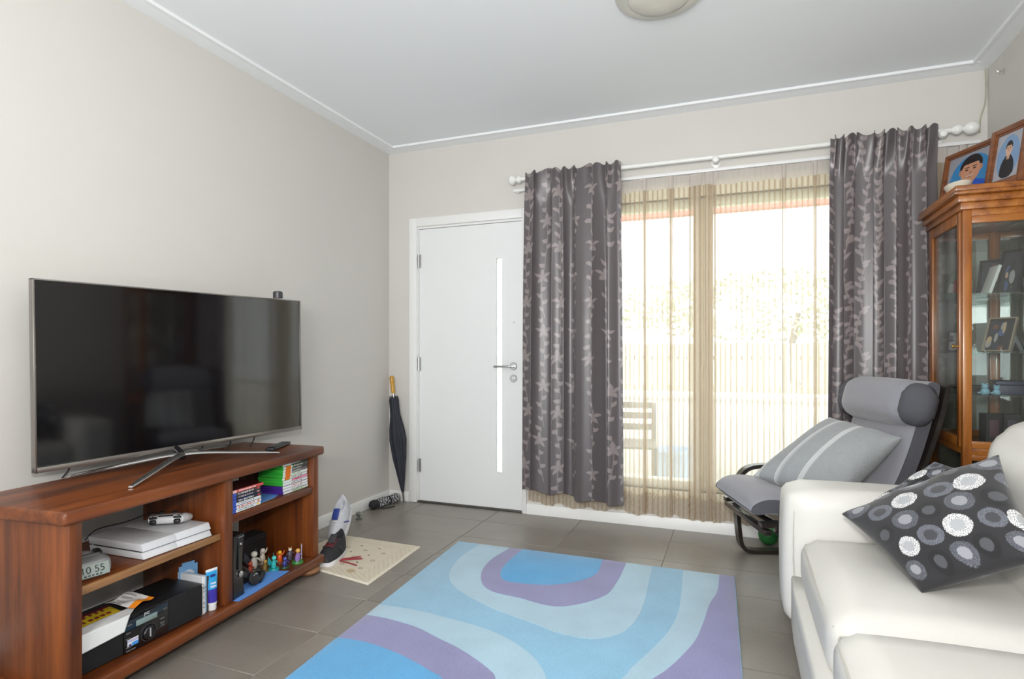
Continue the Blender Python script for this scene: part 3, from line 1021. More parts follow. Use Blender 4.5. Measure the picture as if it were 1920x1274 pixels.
# ------------------------------------------------------------------ left shelf: console, controller, clock
CONW = plain('console_white', (0.66, 0.67, 0.69, 1), 0.32, var=0.015)
con = empty('game_console', SW(0.318, 0.062, ZS), SRZ + math.radians(-3.5))
tag(con, 'white slanted two-tier game console lying flat on the shelf', 'game console')


def slant(x0, x1, y0, y1, z0, z1, lean):
    bm = bmesh.new()
    v = [bm.verts.new(p) for p in ((x0, y0, z0), (x1, y0, z0), (x1, y1, z0), (x0, y1, z0), (x0, y0 + lean, z1), (x1, y0 + lean, z1), (x1, y1 + lean * .5, z1), (x0, y1 + lean * .5, z1))]
    for q in ((3, 2, 1, 0), (4, 5, 6, 7), (0, 1, 5, 4), (1, 2, 6, 5), (2, 3, 7, 6), (3, 0, 4, 7)): bm.faces.new([v[i] for i in q])
    bmesh.ops.bevel(bm, geom=bm.edges[:], offset=.0012, segments=2, profile=.5, affect='EDGES')
    return finish(bm, True, 40)


link('lower_shell', slant(0, .136, 0, .272, .002, .024, .012), CONW, con)
link('lower_shell', slant(.1372, .292, 0, .272, .002, .024, .012), CONW, con)
link('vent_gap', box((.004, .018, .023), (.288, .262, .030)), BLACKM, con)
link('upper_shell', slant(0.001, .136, .004, .280, .029, .054, .012), CONW, con)
link('upper_shell', slant(.1372, .291, .004, .280, .029, .054, .012), CONW, con)
link('foot', box((.02, .03, 0), (.27, .25, .003)), BLACKM, con)

pad = empty('game_controller', SW(0.53, 0.185, ZS + .0545), SRZ + math.radians(122))
tag(pad, 'white gamepad with black sticks resting on the white console', 'game controller')
bm = bmesh.new()
body = [(0, .0)]
link('body', soft_box(.115, .055, .030, .013, 6, puff=(0, 0, .002)), CONW, pad, loc=(0, 0, .026))
for s_ in (-1, 1):
    link('grip', tube([(s_ * .046, .012, .026), (s_ * .056, -.02, .022), (s_ * .064, -.055, .014), (s_ * .064, -.080, .0125)], .0175, 14, 4, scale=[.95, 1.05, .85, .45]), CONW, pad)
    st_ = link('thumbstick', lathe([(0, 0), (.006, 0), (.006, .006), (.0105, .008), (.0105, .012), (.008, .0115), (0, .010)], 16, None, Matrix.Translation((s_ * .024, -.014, .039))), BLACK, pad)
    link('trigger', soft_box(.024, .016, .018, .006, 4), BLACK, pad, loc=(s_ * .042, .029, .022))
    link('shoulder_button', soft_box(.028, .010, .008, .003, 3), BLACK, pad, loc=(s_ * .042, .026, .037))
link('touchpad', box((-.026, .000, .0405), (.026, .025, .0425), .001), BLACK, pad)
for dx, dy in ((.007, 0), (-.007, 0), (0, .007), (0, -.007)):
    link('face_button', lathe([(0, 0), (.0034, 0), (.003, .003), (0, .003)], 10, None, Matrix.Translation((.046 + dx, .010 + dy, .0405))), GREYB, pad)
    link('direction_button', box((-.046 + dx - .003, .010 + dy - .003, .0405), (-.046 + dx + .003, .010 + dy + .003, .043)), GREYB, pad)
cab = link('charging_cable', tube([SW(.56, .235, ZS + .07), SW(.57, .30, ZS + .085), SW(.50, .36, ZS + .062), SW(.40, .385, ZS + .0585), SW(.38, .42, ZS + .02)], .0022, 6, 5), BLACKM)
tag(cab, 'thin black charging cable trailing behind the white gamepad', 'cable')

# alarm clock
CLKB = plain('clock_silver', (.30, .31, .31, 1), .25, metal=.5, var=.05)
clk = empty('alarm_clock', SW(0.141, 0.094, ZS), SRZ - math.radians(16))
tag(clk, 'silver digital alarm clock with rounded ends showing 10:55', 'clock')
link('body', soft_box(.128, .062, .068, .028, 8, fn=lambda p, n: p + np.array([0, .010 * p[2] / .034, 0])), CLKB, clk, loc=(0, 0, .0345))
LCD = plain('lcd_grey_green', (.30, .34, .31, 1), .2, var=.04)
fr_t = (PI / 2 - math.radians(16), 0, 0)
dsp = link('display', box((-.048, -.020, 0), (.048, .020, .003), .002), LCD, clk, loc=(0, -.0335, .032), rot=fr_t)
LCDK = plain('lcd_dark', (.02, .025, .022, 1), .4)
text('10 55', .031, LCDK, dsp, (0, .002, .0033), (0, 0, 0), .0002, name='digits')
for k in range(5): link('segment', box((-.026 + k * .011, -.0165, .003), (-.019 + k * .011, -.0125, .0033)), LCDK, dsp)
link('snooze_bar', soft_box(.075, .018, .010, .004, 4), plain('snooze_grey', (.12, .12, .12, 1), .3), clk, loc=(0, .014, .069))

# silver hand gadget lying behind the clock
sg = empty('hair_trimmer', SW(0.175, 0.235, ZS), SRZ - math.radians(28))
tag(sg, 'silver and black hand-held gadget lying behind the alarm clock', 'gadget')
link('handle', tube([(-.085, 0, .027), (-.03, 0, .029), (.03, 0, .030), (.075, 0, .027)], .024, 16, 3, scale=[.6, 1, 1.05, .8]), plain('silver_paint', (.55, .55, .57, 1), .25, metal=.6), sg)
link('grip_ring', tube([(-.036, 0, .0285), (-.022, 0, .029)], .0265, 16), BLACK, sg)
link('head', soft_box(.03, .05, .05, .012, 5), BLACK, sg, loc=(.085, 0, .026))

# ------------------------------------------------------------------ lower left: stereo and papers
STB = plain('stereo_black', (.010, .010, .011, 1), .45, var=.2)
GRILLE = plain('speaker_cloth', (.008, .008, .009, 1), .95, var=.3, scale=300, bump=.5, bscale=700)
ste = empty('stereo', SW(0.075, 0.060, ZB), SRZ - math.radians(3.5))
tag(ste, 'black compact stereo with grey display and central dial on the bottom shelf', 'stereo')
SWd, SH = .478, .125
link('cabinet', box((0, .006, .004), (SWd, .20, SH), .004), STB, ste)
for x0, x1 in ((.004, .155), (.326, SWd - .004)):
    link('speaker_grille', box((x0, -.002, .008), (x1, .010, SH - .004), .004), GRILLE, ste)
pn = link('control_panel', box((.157, -.001, .006), (.324, .008, SH - .003), .002), GLOSSB, ste)
link('display', box((.200, -.0025, .083), (.280, .000, .103), .001), plain('stereo_lcd', (.22, .29, .28, 1), .2), pn)
SILVT = plain('silver_print', (.6, .6, .62, 1), .35, metal=.3)
text('JVC', .013, SILVT, pn, (.240, -.0018, .1125), name='logo_lettering', bold=.0004)
DM = Matrix.Translation((.246, -.001, .044)) @ Matrix.Rotation(PI / 2, 4, 'X')
link('dial', lathe([(0, .008), (.020, .008), (.021, .012), (.023, .010), (.0255, 0)], 32, None, DM), GLOSSB, pn)
link('dial_ring', lathe([(.026, 0), (.028, .003), (.030, .003), (.031, 0)], 32, None, DM), plain('dark_chrome', (.25, .25, .26, 1), .2, metal=1), pn)
link('dial_pointer', box((.2452, -.0135, .030), (.2472, -.0085, .060)), SILVT, pn)
for k, (bx, bz) in enumerate(((.172, .072), (.172, .052), (.172, .024), (.172, .012), (.300, .070), (.300, .054), (.300, .045), (.190, .012), (.31, .1), (.176, .098))):
    link('button', box((bx - .008, -.0035, bz - .0025), (bx + .008, .000, bz + .0025), .001), GREYB, pn)


def sticker(u, v):
    c = np.zeros(u.shape + (3,)); c[:] = L3(235, 235, 240)
    c[(v < .42) & (u > .42)] = L3(60, 150, 230)
    c[(v > .55) & (v < .85)] = L3(190, 190, 225)
    c[(v < .35) & (u < .35) & (u > .1)] = L3(40, 50, 120)
    return c


link('sticker', print_plane(.040, .026, sticker, 24, 18), vcol_mat('paper_print', .5), pn, loc=(.188, -.0022, .0245))
for fx in (.03, SWd - .03):
    for fy in (.03, .17): link('foot', lathe([(0, 0), (.01, 0), (.01, .0045), (0, .0045)], 12, None, Matrix.Translation((fx, fy, 0))), BLACKM, ste)

PAPER = vcol_mat('paper_print', .5)


def sheet(name, label, cat, pts, colfn, nu=40, nv=30, parent=None, crease=0.0, seed=0):
    """paper patch between four world corners with a little crumple"""
    c = [np.array(p, float) for p in pts]
    u, v = np.meshgrid(np.linspace(0, 1, nu), np.linspace(0, 1, nv))
    P = (c[0] * ((1 - u) * (1 - v))[..., None] + c[1] * (u * (1 - v))[..., None] + c[2] * (u * v)[..., None] + c[3] * ((1 - u) * v)[..., None])
    P[..., 2] += crease * (np.sin(u * 7 + seed) * np.sin(v * 5 + seed * 2) + 1.0)
    o = link(name, grid_mesh(P[..., 0], P[..., 1], P[..., 2], colfn(u, v)), PAPER)
    md = o.modifiers.new('thickness', 'SOLIDIFY'); md.thickness = .0008; md.offset = 1
    tag(o, label, cat)
    return o


def cfill(*rgb):
    return lambda u, v: np.broadcast_to(L3(*rgb), u.shape + (3,)).copy()


def yellow_ad(u, v):
    c = np.broadcast_to(L3(236, 205, 40), u.shape + (3,)).copy()
    for k in range(3):
        b = (v > .12 + k * .30) & (v < .27 + k * .30) & (u > .06) & (u < .9)
        c[b & (np.sin(u * 60 + k) > -.3)] = L3(140, 25, 40)
    c[(v > .86)] = L3(110, 20, 50)
    return c


def flyer(u, v):
    c = np.broadcast_to(L3(226, 224, 222), u.shape + (3,)).copy()
    c[v < .22] = L3(240, 140, 30)
    c[(v > .5) & (v < .9) & (np.sin(u * 34) > .1)] = L3(170, 165, 165)
    return c


zt_ = ZB + SH + .0015
sheet('brochure', 'yellow and red advertising brochure on top of the stereo', 'brochure', [SW(.072, .085, zt_), SW(.27, .078, zt_), SW(.30, .21, zt_), SW(.10, .225, zt_)], yellow_ad, seed=1)
# the torn white envelope hangs over the stereo front
pts_env = [SW(.062, .0545, ZB + .083), SW(.225, .0455, ZB + .098), SW(.335, .085, ZB + SH + .004), SW(.086, .125, ZB + SH + .004)]
u, v = np.meshgrid(np.linspace(0, 1, 40), np.linspace(0, 1, 30))
A_ = [np.array(SW(.052, .0515, ZB + .078)), np.array(SW(.225, .0395, ZB + .088)), np.array(SW(.255, .050, ZB + SH + .004)), np.array(SW(.078, .062, ZB + SH + .004)),
      np.array(SW(.325, .100, ZB + SH + .006)), np.array(SW(.105, .110, ZB + SH + .007))]
vv = np.clip(v * 2, 0, 1)[..., None]; vw = np.clip(v * 2 - 1, 0, 1)[..., None]
uu = u[..., None]
low = A_[0] * (1 - uu) + A_[1] * uu
mid_ = A_[3] * (1 - uu) + A_[2] * uu
hi_ = A_[5] * (1 - uu) + A_[4] * uu
PP = np.where(v[..., None] < .5, low * (1 - vv) + mid_ * vv, mid_ * (1 - vw) + hi_ * vw)
PP[..., 2] += .003 * (1 + np.sin(u * 8 + 1) * np.sin(v * 6)) * np.clip(v * 2, 0, 1)
o = link('envelope', grid_mesh(PP[..., 0], PP[..., 1], PP[..., 2], cfill(226, 227, 226)(u, v)), PAPER)
md = o.modifiers.new('thickness', 'SOLIDIFY'); md.thickness = .0008; md.offset = 1
tag(o, 'crumpled white envelope draped over the front of the stereo', 'envelope')
sheet('receipt', 'curled white printed flyer with orange corner on the stereo', 'flyer',
      [SW(.285, .065, zt_ + .012), SW(.375, .078, zt_ + .010), SW(.345, .165, zt_ + .030), SW(.255, .165, zt_ + .022)], flyer, crease=.006, seed=2)

# ------------------------------------------------------------------ beside the stereo: disc cases, card, tube


def case_print(spine, cover, stripes, edge=None):
    def fn(u, v):
        c = np.broadcast_to(L3(*cover), u.shape + (3,)).copy()
        for (a, b, col) in stripes: c[(u >= a) & (u < b)] = L3(*col)
        return c
    return fn


def block_print(dx, dy, dz, body, faces, name, parent, loc=(0, 0, 0), rz=0.0):
    """a case: body plus a printed spine on its -y face"""
    pass


def disc_case(label, s, t, w, d, h, bodycol, printfn, group, lean=0.0, upright=True):
    e_ = empty('disc_case', SW(s, t, ZB), SRZ - math.radians(5))
    tag(e_, label, 'disc case', group)
    link('case', box((0, 0, 0), (w, d, h), .0012, 1), plain('case_%d_%d_%d' % bodycol, lin(*bodycol), .25), e_)
    if printfn: link('spine_print', print_plane(w * .84, h * .94, printfn, 8, 60), PAPER, e_, loc=(w / 2, -.0006, h * .03))
    return e_


def lettering_v(base, ink, seed):
    rs = np.random.default_rng(seed)
    marks = [(x, x + rs.uniform(.012, .03)) for x in np.arange(.15, .85, .04) if rs.uniform() > .25]

    def fn(u, v):
        c = np.broadcast_to(L3(*base), u.shape + (3,)).copy()
        for a, b in marks: c[(v > a) & (v < b) & (u > .25) & (u < .75)] = L3(*ink)
        return c
    return fn


def cover_print(seed):
    rs = np.random.default_rng(seed)

    def fn(u, v):
        c = np.broadcast_to(L3(228, 225, 220), u.shape + (3,)).copy()
        for k in range(9):
            a, b, w_, h_ = rs.uniform(0, .8), rs.uniform(.3, .9), rs.uniform(.08, .3), rs.uniform(.04, .14)
            c[(u > a) & (u < a + w_) & (v > b) & (v < b + h_)] = L3(*[(40, 40, 45), (170, 40, 40), (150, 130, 90), (90, 100, 140)][k % 4])
        return c
    return fn


x_ = 0.548
for i, (lab, w, d, h, bc, ink, sp) in enumerate((
        ('thin disc case with a crowded picture cover, behind the stereo end', .010, .14, .125, (60, 62, 66), (220, 220, 220), (235, 235, 235)),
        ('white spined disc case standing against the stereo', .014, .135, .150, (215, 217, 220), (120, 120, 130), (238, 238, 238)),
        ('pale blue spined disc case beside the white one', .008, .135, .148, (140, 190, 225), (60, 90, 150), (150, 200, 235)),
        ('dark smoky plastic disc case next to the blue tube', .014, .135, .140, (70, 66, 62), None, None))):
    e_ = disc_case(lab, x_, .040 + i * .003, w, d, h, bc, lettering_v(sp, ink, i) if sp else None, 'disc cases beside the stereo')
    if i == 0:
        link('cover_print', print_plane(.135, .12, cover_print(4), 40, 40), PAPER, e_, loc=(-.0008, .07, .003), rot=(0, 0, -PI / 2))
    x_ += w + .0016

cardb = empty('plastic_card', SW(.598, .150, ZB), SRZ - math.radians(20))
tag(cardb, 'translucent light blue plastic packet standing behind the cream tube', 'packet')
bm = bmesh.new()
box_bm(bm, (-.036, 0, 0), (.036, .004, .185))
bmesh.ops.bevel(bm, geom=[e2 for e2 in bm.edges if abs(e2.verts[0].co.y - e2.verts[1].co.y) > .003], offset=.012, segments=4, affect='EDGES')
link('packet', finish(bm), plain('packet_blue', (.16, .34, .58, 1), .25), cardb)
link('label_disc', lathe([(0, 0), (.024, 0), (.024, .001), (0, .001)], 24, None, Matrix.Translation((0, -.0002, .13)) @ Matrix.Rotation(PI / 2, 4, 'X')), plain('packet_pale', (.55, .62, .68, 1), .4), cardb)

tb = empty('cream_tube', SW(.614, .050, ZB), SRZ - math.radians(14))
tag(tb, 'blue and white squeeze tube of heel balm standing on its cap', 'tube')
link('cap', lathe([(0, 0), (.0175, 0), (.018, .003), (.0175, .026), (0, .026)], 24), WHITEP, tb)
n_, m_ = 40, 40
ang = np.linspace(0, 2 * PI, n_, endpoint=False)
tt = np.linspace(0, 1, m_)
AN, TT = np.meshgrid(ang, tt)
rx, ry = .0195 + .006 * TT, .0195 * (1 - TT) ** .8 + .0012
XX, YY, ZZ = rx * np.cos(AN), ry * np.sin(AN), .0255 + TT * .137
colr = np.broadcast_to(L3(45, 165, 230), AN.shape + (3,)).copy()
colr[TT < .42] = L3(55, 40, 160)
colr[TT < .03] = L3(240, 240, 240)
colr[TT > .93] = L3(240, 242, 244)
colr[(np.cos(AN) > .86)] = L3(240, 242, 244)
link('tube_body', grid_mesh(XX, YY, ZZ, colr, wrap=True), vcol_mat('tube_plastic', .3, coat=.3), tb)
WHITEINK = plain('white_ink', (.9, .9, .9, 1), .5)
tx = text('Heel\nBalm', .0125, WHITEINK, tb, (0.0, -.0118, .1005), (PI / 2 - .12, 0, 0), .0002, name='lettering', bold=.0003)
lg = link('logo_oval', lathe([(0, 0), (.013, 0), (.013, .0006), (0, .0006)], 20, None, Matrix.Translation((0, -.0072, .136)) @ Matrix.Rotation(PI / 2 - .12, 4, 'X') @ Matrix.Scale(.42, 4, (0, 1, 0))), plain('navy_ink', (.02, .03, .20, 1), .4), tb)

# ------------------------------------------------------------------ right compartment: black console, blue sheets, toys
BLUESH = plain('blue_foam_sheet', lin(95, 150, 225), .8, var=.03)
poly = [(.70, -.004), (.795, -.005), (1.045, .012), (1.02, .10), (.94, .17), (.70, .17)]
bs = link('foam_sheet', prism(poly, 0, .002), BLUESH, loc=SW(0, 0, ZB + .0004), rot=(0, 0, SRZ))
tag(bs, 'blue sheet lying under the upright black console', 'sheet')
bs2 = link('foam_sheet', prism([(.70, .03), (.99, .05), (1.10, .09), (1.10, .26), (.70, .26)], 0, .002), BLUESH, loc=SW(0, 0, ZR + .0004), rot=(0, 0, SRZ))
tag(bs2, 'blue sheet lying under the stacked game cases', 'sheet')
XBK = plain('console_black', (.010, .010, .012, 1), .22, var=.1, coat=.3)
xb = empty('game_console', SW(.735, .020, ZB + .0026), SRZ)
tag(xb, 'black upright game console with round power button on blue sheet', 'game console')
bm = bmesh.new()
sec = [(-.036, .0), (.036, .006)]
prof = []
for k in range(9):
    z = .262 * k / 8
    w = .036 - .006 * math.sin(PI * k / 8)
    prof.append((z, w))
rings = []
for z, w in prof:
    yf = .004 * math.sin(PI * z / .262) * 1.5
    rings.append([bm.verts.new(p) for p in ((-w, yf, z), (w, yf + .008, z), (w, .262, z), (-w, .262, z))])
for a_, b_ in zip(rings, rings[1:]):
    for k in range(4): bm.faces.new((a_[k], a_[(k + 1) % 4], b_[(k + 1) % 4], b_[k]))
bm.faces.new(rings[0][::-1]); bm.faces.new(rings[-1])
bmesh.ops.bevel(bm, geom=[e2 for e2 in bm.edges if e2.calc_face_angle(0) > .6], offset=.003, segments=2, affect='EDGES')
link('body', finish(bm, True, 35), XBK, xb)
link('power_button', lathe([(0, 0), (.012, 0), (.012, .003), (.009, .0045), (0, .0045)], 22, None, Matrix.Translation((.012, .0065, .092)) @ Matrix.Rotation(PI / 2, 4, 'X')), CHROME, xb)
link('disc_slot', box((-.004, .004, .115), (-.001, .012, .245)), GLOSSB, xb)
link('silver_strip', box((-.020, .0045, .2480), (.030, .0115, .2515)), STEEL, xb)
link('logo_mark', box((.009, .0035, .215), (.015, .0075, .224), .001), SILVT, xb)

# black headset pucks
for i, (s, t, r, lab) in enumerate(((.845, .055, .030, 'black padded headset lying against the black console'), (.905, .075, .036, 'flat oval black computer mouse on the blue sheet'))):
    if i == 0:
        h = empty('headset', SW(s, t, ZB + .003), SRZ)
        tag(h, lab, 'headset')
        for q, yy in ((0, 0), (1, .055)):
            c_ = link('ear_cup', lathe([(0, 0), (.022, 0), (.028, .006), (.028, .016), (.018, .022), (0, .022)], 20, None, Matrix.Translation((0, yy, .029)) @ Matrix.Rotation(PI / 2 - .4, 4, 'X')), BLACK, h)
        link('headband', tube([(.0, .006, .05), (-.01, .02, .075), (-.01, .05, .082), (0, .068, .055)], .006, 8, 4), BLACKM, h)
        link('trim_arc', tube([(.018, -.018, .048), (.004, -.022, .056), (-.012, -.02, .05)], .002, 6, 3), CHROME, h)
    else:
        h = empty('computer_mouse', SW(s, t, ZB + .003), SRZ + .5)
        tag(h, lab, 'mouse')
        link('shell', soft_box(.095, .058, .032, .015, 7, puff=(0, 0, .004)), BLACK, h, loc=(0, 0, .0165))
        link('wheel', lathe([(0, -.003), (.007, -.003), (.007, .003), (0, .003)], 12, None, Matrix.Translation((.026, 0, .031)) @ Matrix.Rotation(PI / 2, 4, 'X')), GREYB, h)

TOYC = {}


def toym(rgb): return plain('toy_%d_%d_%d' % rgb, lin(*rgb), .35, var=.12, scale=60)


def toy(s, t, h, base, body, head, extra, label, style, rz=0.0):
    e_ = empty('toy_figurine', SW(s, t, ZB + .0004), SRZ + rz)
    tag(e_, label, 'figurine', 'toy figurines on the bottom shelf')
    r = h * .30
    link('base', lathe([(0, 0), (r, 0), (r * 1.02, h * .05), (r * .92, h * .12), (0, h * .12)], 18), toym(base), e_)
    z0 = h * .11
    link('body', lathe([(0, z0), (h * .13, z0), (h * .17, z0 + h * .12), (h * .15, z0 + h * .28), (h * .07, z0 + h * .42), (0, z0 + h * .44)], 14, sx=1.0, sy=.8), toym(body), e_)
    bmh = bmesh.new()
    lathe([(0, -h * .13), (h * .09, -h * .09), (h * .13, 0), (h * .10, h * .08), (0, h * .13)], 14, bmh, Matrix.Translation((0, -h * .02, z0 + h * .55)))
    link('head', finish(bmh, True), toym(head), e_)
    for sd in (-1, 1):
        link('arm', tube([(sd * h * .10, 0, z0 + h * .36), (sd * h * .22, -h * .06, z0 + h * (.30 if style != 'raise' else .46)), (sd * h * .26, -h * .10, z0 + h * (.22 if style != 'raise' else .62))], h * .045, 8, 3, scale=[1, .9, .7]), toym(body), e_)
        link('leg', tube([(sd * h * .07, 0, z0 + h * .10), (sd * h * .10, -h * .02, z0)], h * .055, 8), toym(extra), e_)
        if style == 'wings':
            bmw = bmesh.new()
            vs2 = [bmw.verts.new(p) for p in ((sd * h * .06, h * .06, z0 + h * .34), (sd * h * .36, h * .14, z0 + h * .70), (sd * h * .40, h * .15, z0 + h * .40), (sd * h * .22, h * .12, z0 + h * .16))]
            vs3 = [bmw.verts.new(v_.co + Vector((0, h * .025, 0))) for v_ in vs2]
            bmw.faces.new(vs2); bmw.faces.new(vs3[::-1])
            for k in range(4): bmw.faces.new((vs2[k], vs2[(k + 1) % 4], vs3[(k + 1) % 4], vs3[k]))
            link('wing', finish(bmw), toym(extra), e_)
        if style == 'horns': link('horn', lathe([(0, h * .12), (h * .025, h * .04), (h * .035, 0)], 8, None, Matrix.Translation((sd * h * .08, 0, z0 + h * .64)) @ Matrix.Rotation(sd * .5, 4, 'Y')), toym(extra), e_)
    if style == 'staff': link('staff', tube([(h * .27, -h * .10, 0.002 + h * .1), (h * .27, -h * .10, h * .95)], h * .025, 8), toym(extra), e_)


toy(1.040, .095, .085, (20, 150, 150), (60, 190, 190), (90, 215, 205), (40, 160, 160), 'teal figurine on a glossy teal base', 'wings', .3)
toy(1.075, .060, .068, (50, 70, 40), (50, 55, 130), (90, 95, 180), (40, 45, 100), 'dark blue figurine on a green-edged base', 'horns', -.2)
toy(1.150, .045, .090, (60, 130, 60), (150, 120, 190), (220, 170, 90), (190, 190, 210), 'lilac figurine with a staff on a green and white base', 'staff', .2)
toy(1.120, .125, .080, (120, 60, 30), (225, 95, 35), (240, 180, 40), (250, 200, 60), 'orange figurine with yellow crest and raised arms', 'raise', -.3)
toy(1.000, .175, .120, (70, 66, 60), (200, 195, 185), (225, 220, 205), (60, 60, 66), 'large cream and black figurine standing behind the teal one', 'wings', .1)
toy(1.095, .205, .095, (120, 110, 90), (215, 205, 190), (235, 225, 215), (160, 90, 60), 'cream figurine with brown legs in the back row', 'raise', .1)
toy(.945, .150, .085, (40, 35, 35), (165, 60, 40), (190, 80, 55), (60, 30, 25), 'brick red figurine in the shade behind the mouse', 'horns', .2)
toy(.915, .215, .130, (35, 35, 38), (50, 52, 56), (80, 82, 86), (40, 40, 44), 'tall charcoal figurine beside the black console', 'wings', -.1)
toy(1.010, .120, .070, (100, 85, 40), (150, 120, 60), (190, 150, 70), (110, 80, 40), 'small bronze figurine tucked left of the teal one'.replace(' left of', ' beside'), 'staff', .3)
toy(1.185, .115, .072, (50, 50, 60), (90, 85, 100), (230, 225, 220), (240, 160, 40), 'grey figurine with white head near the end panel', 'horns', -.4)
# dark box lying behind the toys
bxk = empty('accessory_box', SW(.86, .285, ZB), SRZ)
tag(bxk, 'long low black box lying behind the toy figurines', 'box')
link('carton', box((0, 0, 0), (.36, .09, .115), .003), BLACKM, bxk)
link('lid_seam', box((-.0005, -.0008, .078), (.3605, .0905, .081)), BLACK, bxk)

# ------------------------------------------------------------------ right shelf: game cases


def spine_fn(base, ink, seed, badge=None, tail=None):
    rs = np.random.default_rng(seed)
    marks = []
    x = .2
    while x < .74:
        w = rs.uniform(.012, .05)
        marks.append((x, x + w, rs.uniform(.2, .35), rs.uniform(.65, .85)))
        x += w + rs.uniform(.008, .03)

    def fn(u, v):
        c = np.broadcast_to(L3(*base), u.shape + (3,)).copy()
        for a, b, lo, hi in marks: c[(u > a) & (u < b) & (v > lo) & (v < hi)] = L3(*ink)
        if badge: c[u < .13] = L3(*badge)
        if tail: c[(u > .86) & (u < .95) & (v > .15) & (v < .85)] = L3(*tail)
        return c
    return fn


def game_case(s, t, z, w, d, h, bodycol, fn, label, group, rz=0.0):
    e_ = empty('game_case', SW(s, t, z), SRZ + rz)
    tag(e_, label, 'game case', group)
    link('shell', box((0, 0, 0), (w, d, h - .0006), .0015, 1), plain('case_%d_%d_%d' % bodycol, lin(*bodycol), .22), e_)
    link('spine_print', print_plane(w * .985, h * .86, fn, 70, 9), PAPER, e_, loc=(w / 2, -.0006, h * .05))
    return e_


z = ZR + .0026
blue = (60, 90, 190)
ordn = ['first', 'second', 'third', 'fourth', 'fifth', 'sixth', 'seventh', 'eighth', 'ninth', 'tenth', 'eleventh']
lft = [((235, 236, 238), (90, 120, 90), blue, (250, 210, 60)), ((240, 238, 236), (200, 90, 60), blue, (220, 120, 60)), ((236, 236, 236), (150, 150, 155), blue, None),
       ((35, 35, 40), (210, 210, 210), blue, (200, 60, 60)), ((45, 42, 46), (190, 180, 180), blue, (190, 150, 130)), ((70, 62, 60), (225, 220, 215), blue, (210, 80, 80)), ((215, 90, 85), (245, 235, 230), (240, 190, 180), None)]
names = ['white spine with green lettering', 'white spine with orange lettering', 'white spine with grey lettering', 'black spine with pale lettering', 'dark spine with faded lettering', 'brown spine with white lettering', 'red spine']
for i, (b_, k_, bd, tl_) in enumerate(lft):
    w = .172 + (.0 if i < 6 else .012)
    game_case(.698 + random.uniform(0, .004), .026 + random.uniform(0, .006), z, w, .134, .0138, (60, 75, 140) if i < 6 else (70, 30, 32), spine_fn(b_, k_, 30 + i, bd, tl_),
              'game case with %s, %s up in the short stack' % (names[i], ordn[i]), 'game cases stacked by the divider', random.uniform(-.015, .01))
    z += .0138
z = ZR + .0022
rgt = [((215, 225, 205), (120, 160, 90), (70, 40, 130)), ((240, 240, 240), (170, 150, 120), (70, 40, 130)), ((242, 242, 242), (210, 120, 80), (70, 40, 130)), ((236, 238, 236), (120, 130, 120), (60, 170, 60)),
       ((240, 160, 190), (200, 60, 110), (60, 180, 60)), ((235, 232, 232), (90, 80, 85), (60, 170, 60)), ((240, 242, 238), (150, 190, 120), (60, 170, 60)), ((120, 112, 112), (220, 215, 215), (50, 160, 55)), ((75, 72, 76), (205, 200, 200), (60, 175, 60)),
       ((95, 85, 86), (215, 205, 200), (55, 165, 60)), ((60, 58, 62), (230, 230, 230), (60, 170, 60))]
rn = ['pale green spine', 'white spine with tan lettering', 'white spine with coral lettering', 'white spine with grey lettering', 'pink spine', 'white spine with dark lettering', 'white spine with green lettering', 'grey spine',
      'charcoal spine', 'brown-grey spine', 'black spine']
for i, (b_, k_, bd) in enumerate(rgt):
    body_c = bd

    def sf(u, v, b_=b_, k_=k_, i=i, bf=spine_fn(b_, k_, 60 + i)):
        c = bf(u, v)
        c[u < .34] = L3(238, 240, 238)
        if 5 <= i <= 9: c[(u > .10) & (u < .30)] = L3(245, 120, 20)
        return c
    game_case(1.036 - .002 * (i % 3), .038 + random.uniform(0, .005), z, .192, .136, .0131, body_c, sf,
              'game case with %s, %s up in the tall stack' % (rn[i], ordn[i]), 'game cases stacked by the end panel', random.uniform(.0, .02))
    z += .0131
# folded reading glasses between the stacks
gl = empty('reading_glasses', SW(.945, .115, ZR + .0026), SRZ + .5)
tag(gl, 'dark rimmed glasses lying folded between the two stacks of cases', 'glasses')
for sx in (-.033, .033):
    ring = [(sx + .026 * math.cos(a_), .0, .020 + .018 * math.sin(a_)) for a_ in np.linspace(0, 2 * PI, 19)]
    link('rim', tube(ring, .0022, 6, upv=(0, 1, 0)), BLACK, gl)
    link('temple_arm', tube([(sx * 1.75, .002, .024), (sx * .8, .028, .012), (-sx * .6, .036, .0035)], .002, 6, 3), BLACK, gl)
link('bridge', tube([(-.009, 0, .024), (0, -.002, .028), (.009, 0, .024)], .002, 6, 3), BLACK, gl)
# dark cable bundle at the back of that shelf
cb = link('cable_bundle', tube([SW(.73, .22, ZR + .012), SW(.80, .21, ZR + .035), SW(.87, .24, ZR + .02), SW(.80, .26, ZR + .03), SW(.76, .20, ZR + .05), SW(.86, .19, ZR + .055), SW(.92, .23, ZR + .03), SW(.96, .25, ZR + .012)], .009, 8, 5), BLACKM)
tag(cb, 'loose coil of black cable behind the short stack of cases', 'cable')

# ================================================================== CEILING LIGHT
cl = empty('ceiling_light', (2.171, -1.283, HC))
tag(cl, 'round flush ceiling light with a pale ring and opal glass', 'ceiling light')
link('ring', lathe([(.130, 0), (.184, 0), (.185, -.010), (.178, -.022), (.136, -.034), (.130, -.032)], 48), plain('light_ring', (.60, .59, .54, 1), .35), cl)
link('opal_glass', lathe([(.134, -.028), (.110, -.046), (.06, -.056), (0, -.059)], 48), plain('opal_glass', (.66, .63, .57, 1), .3), cl)

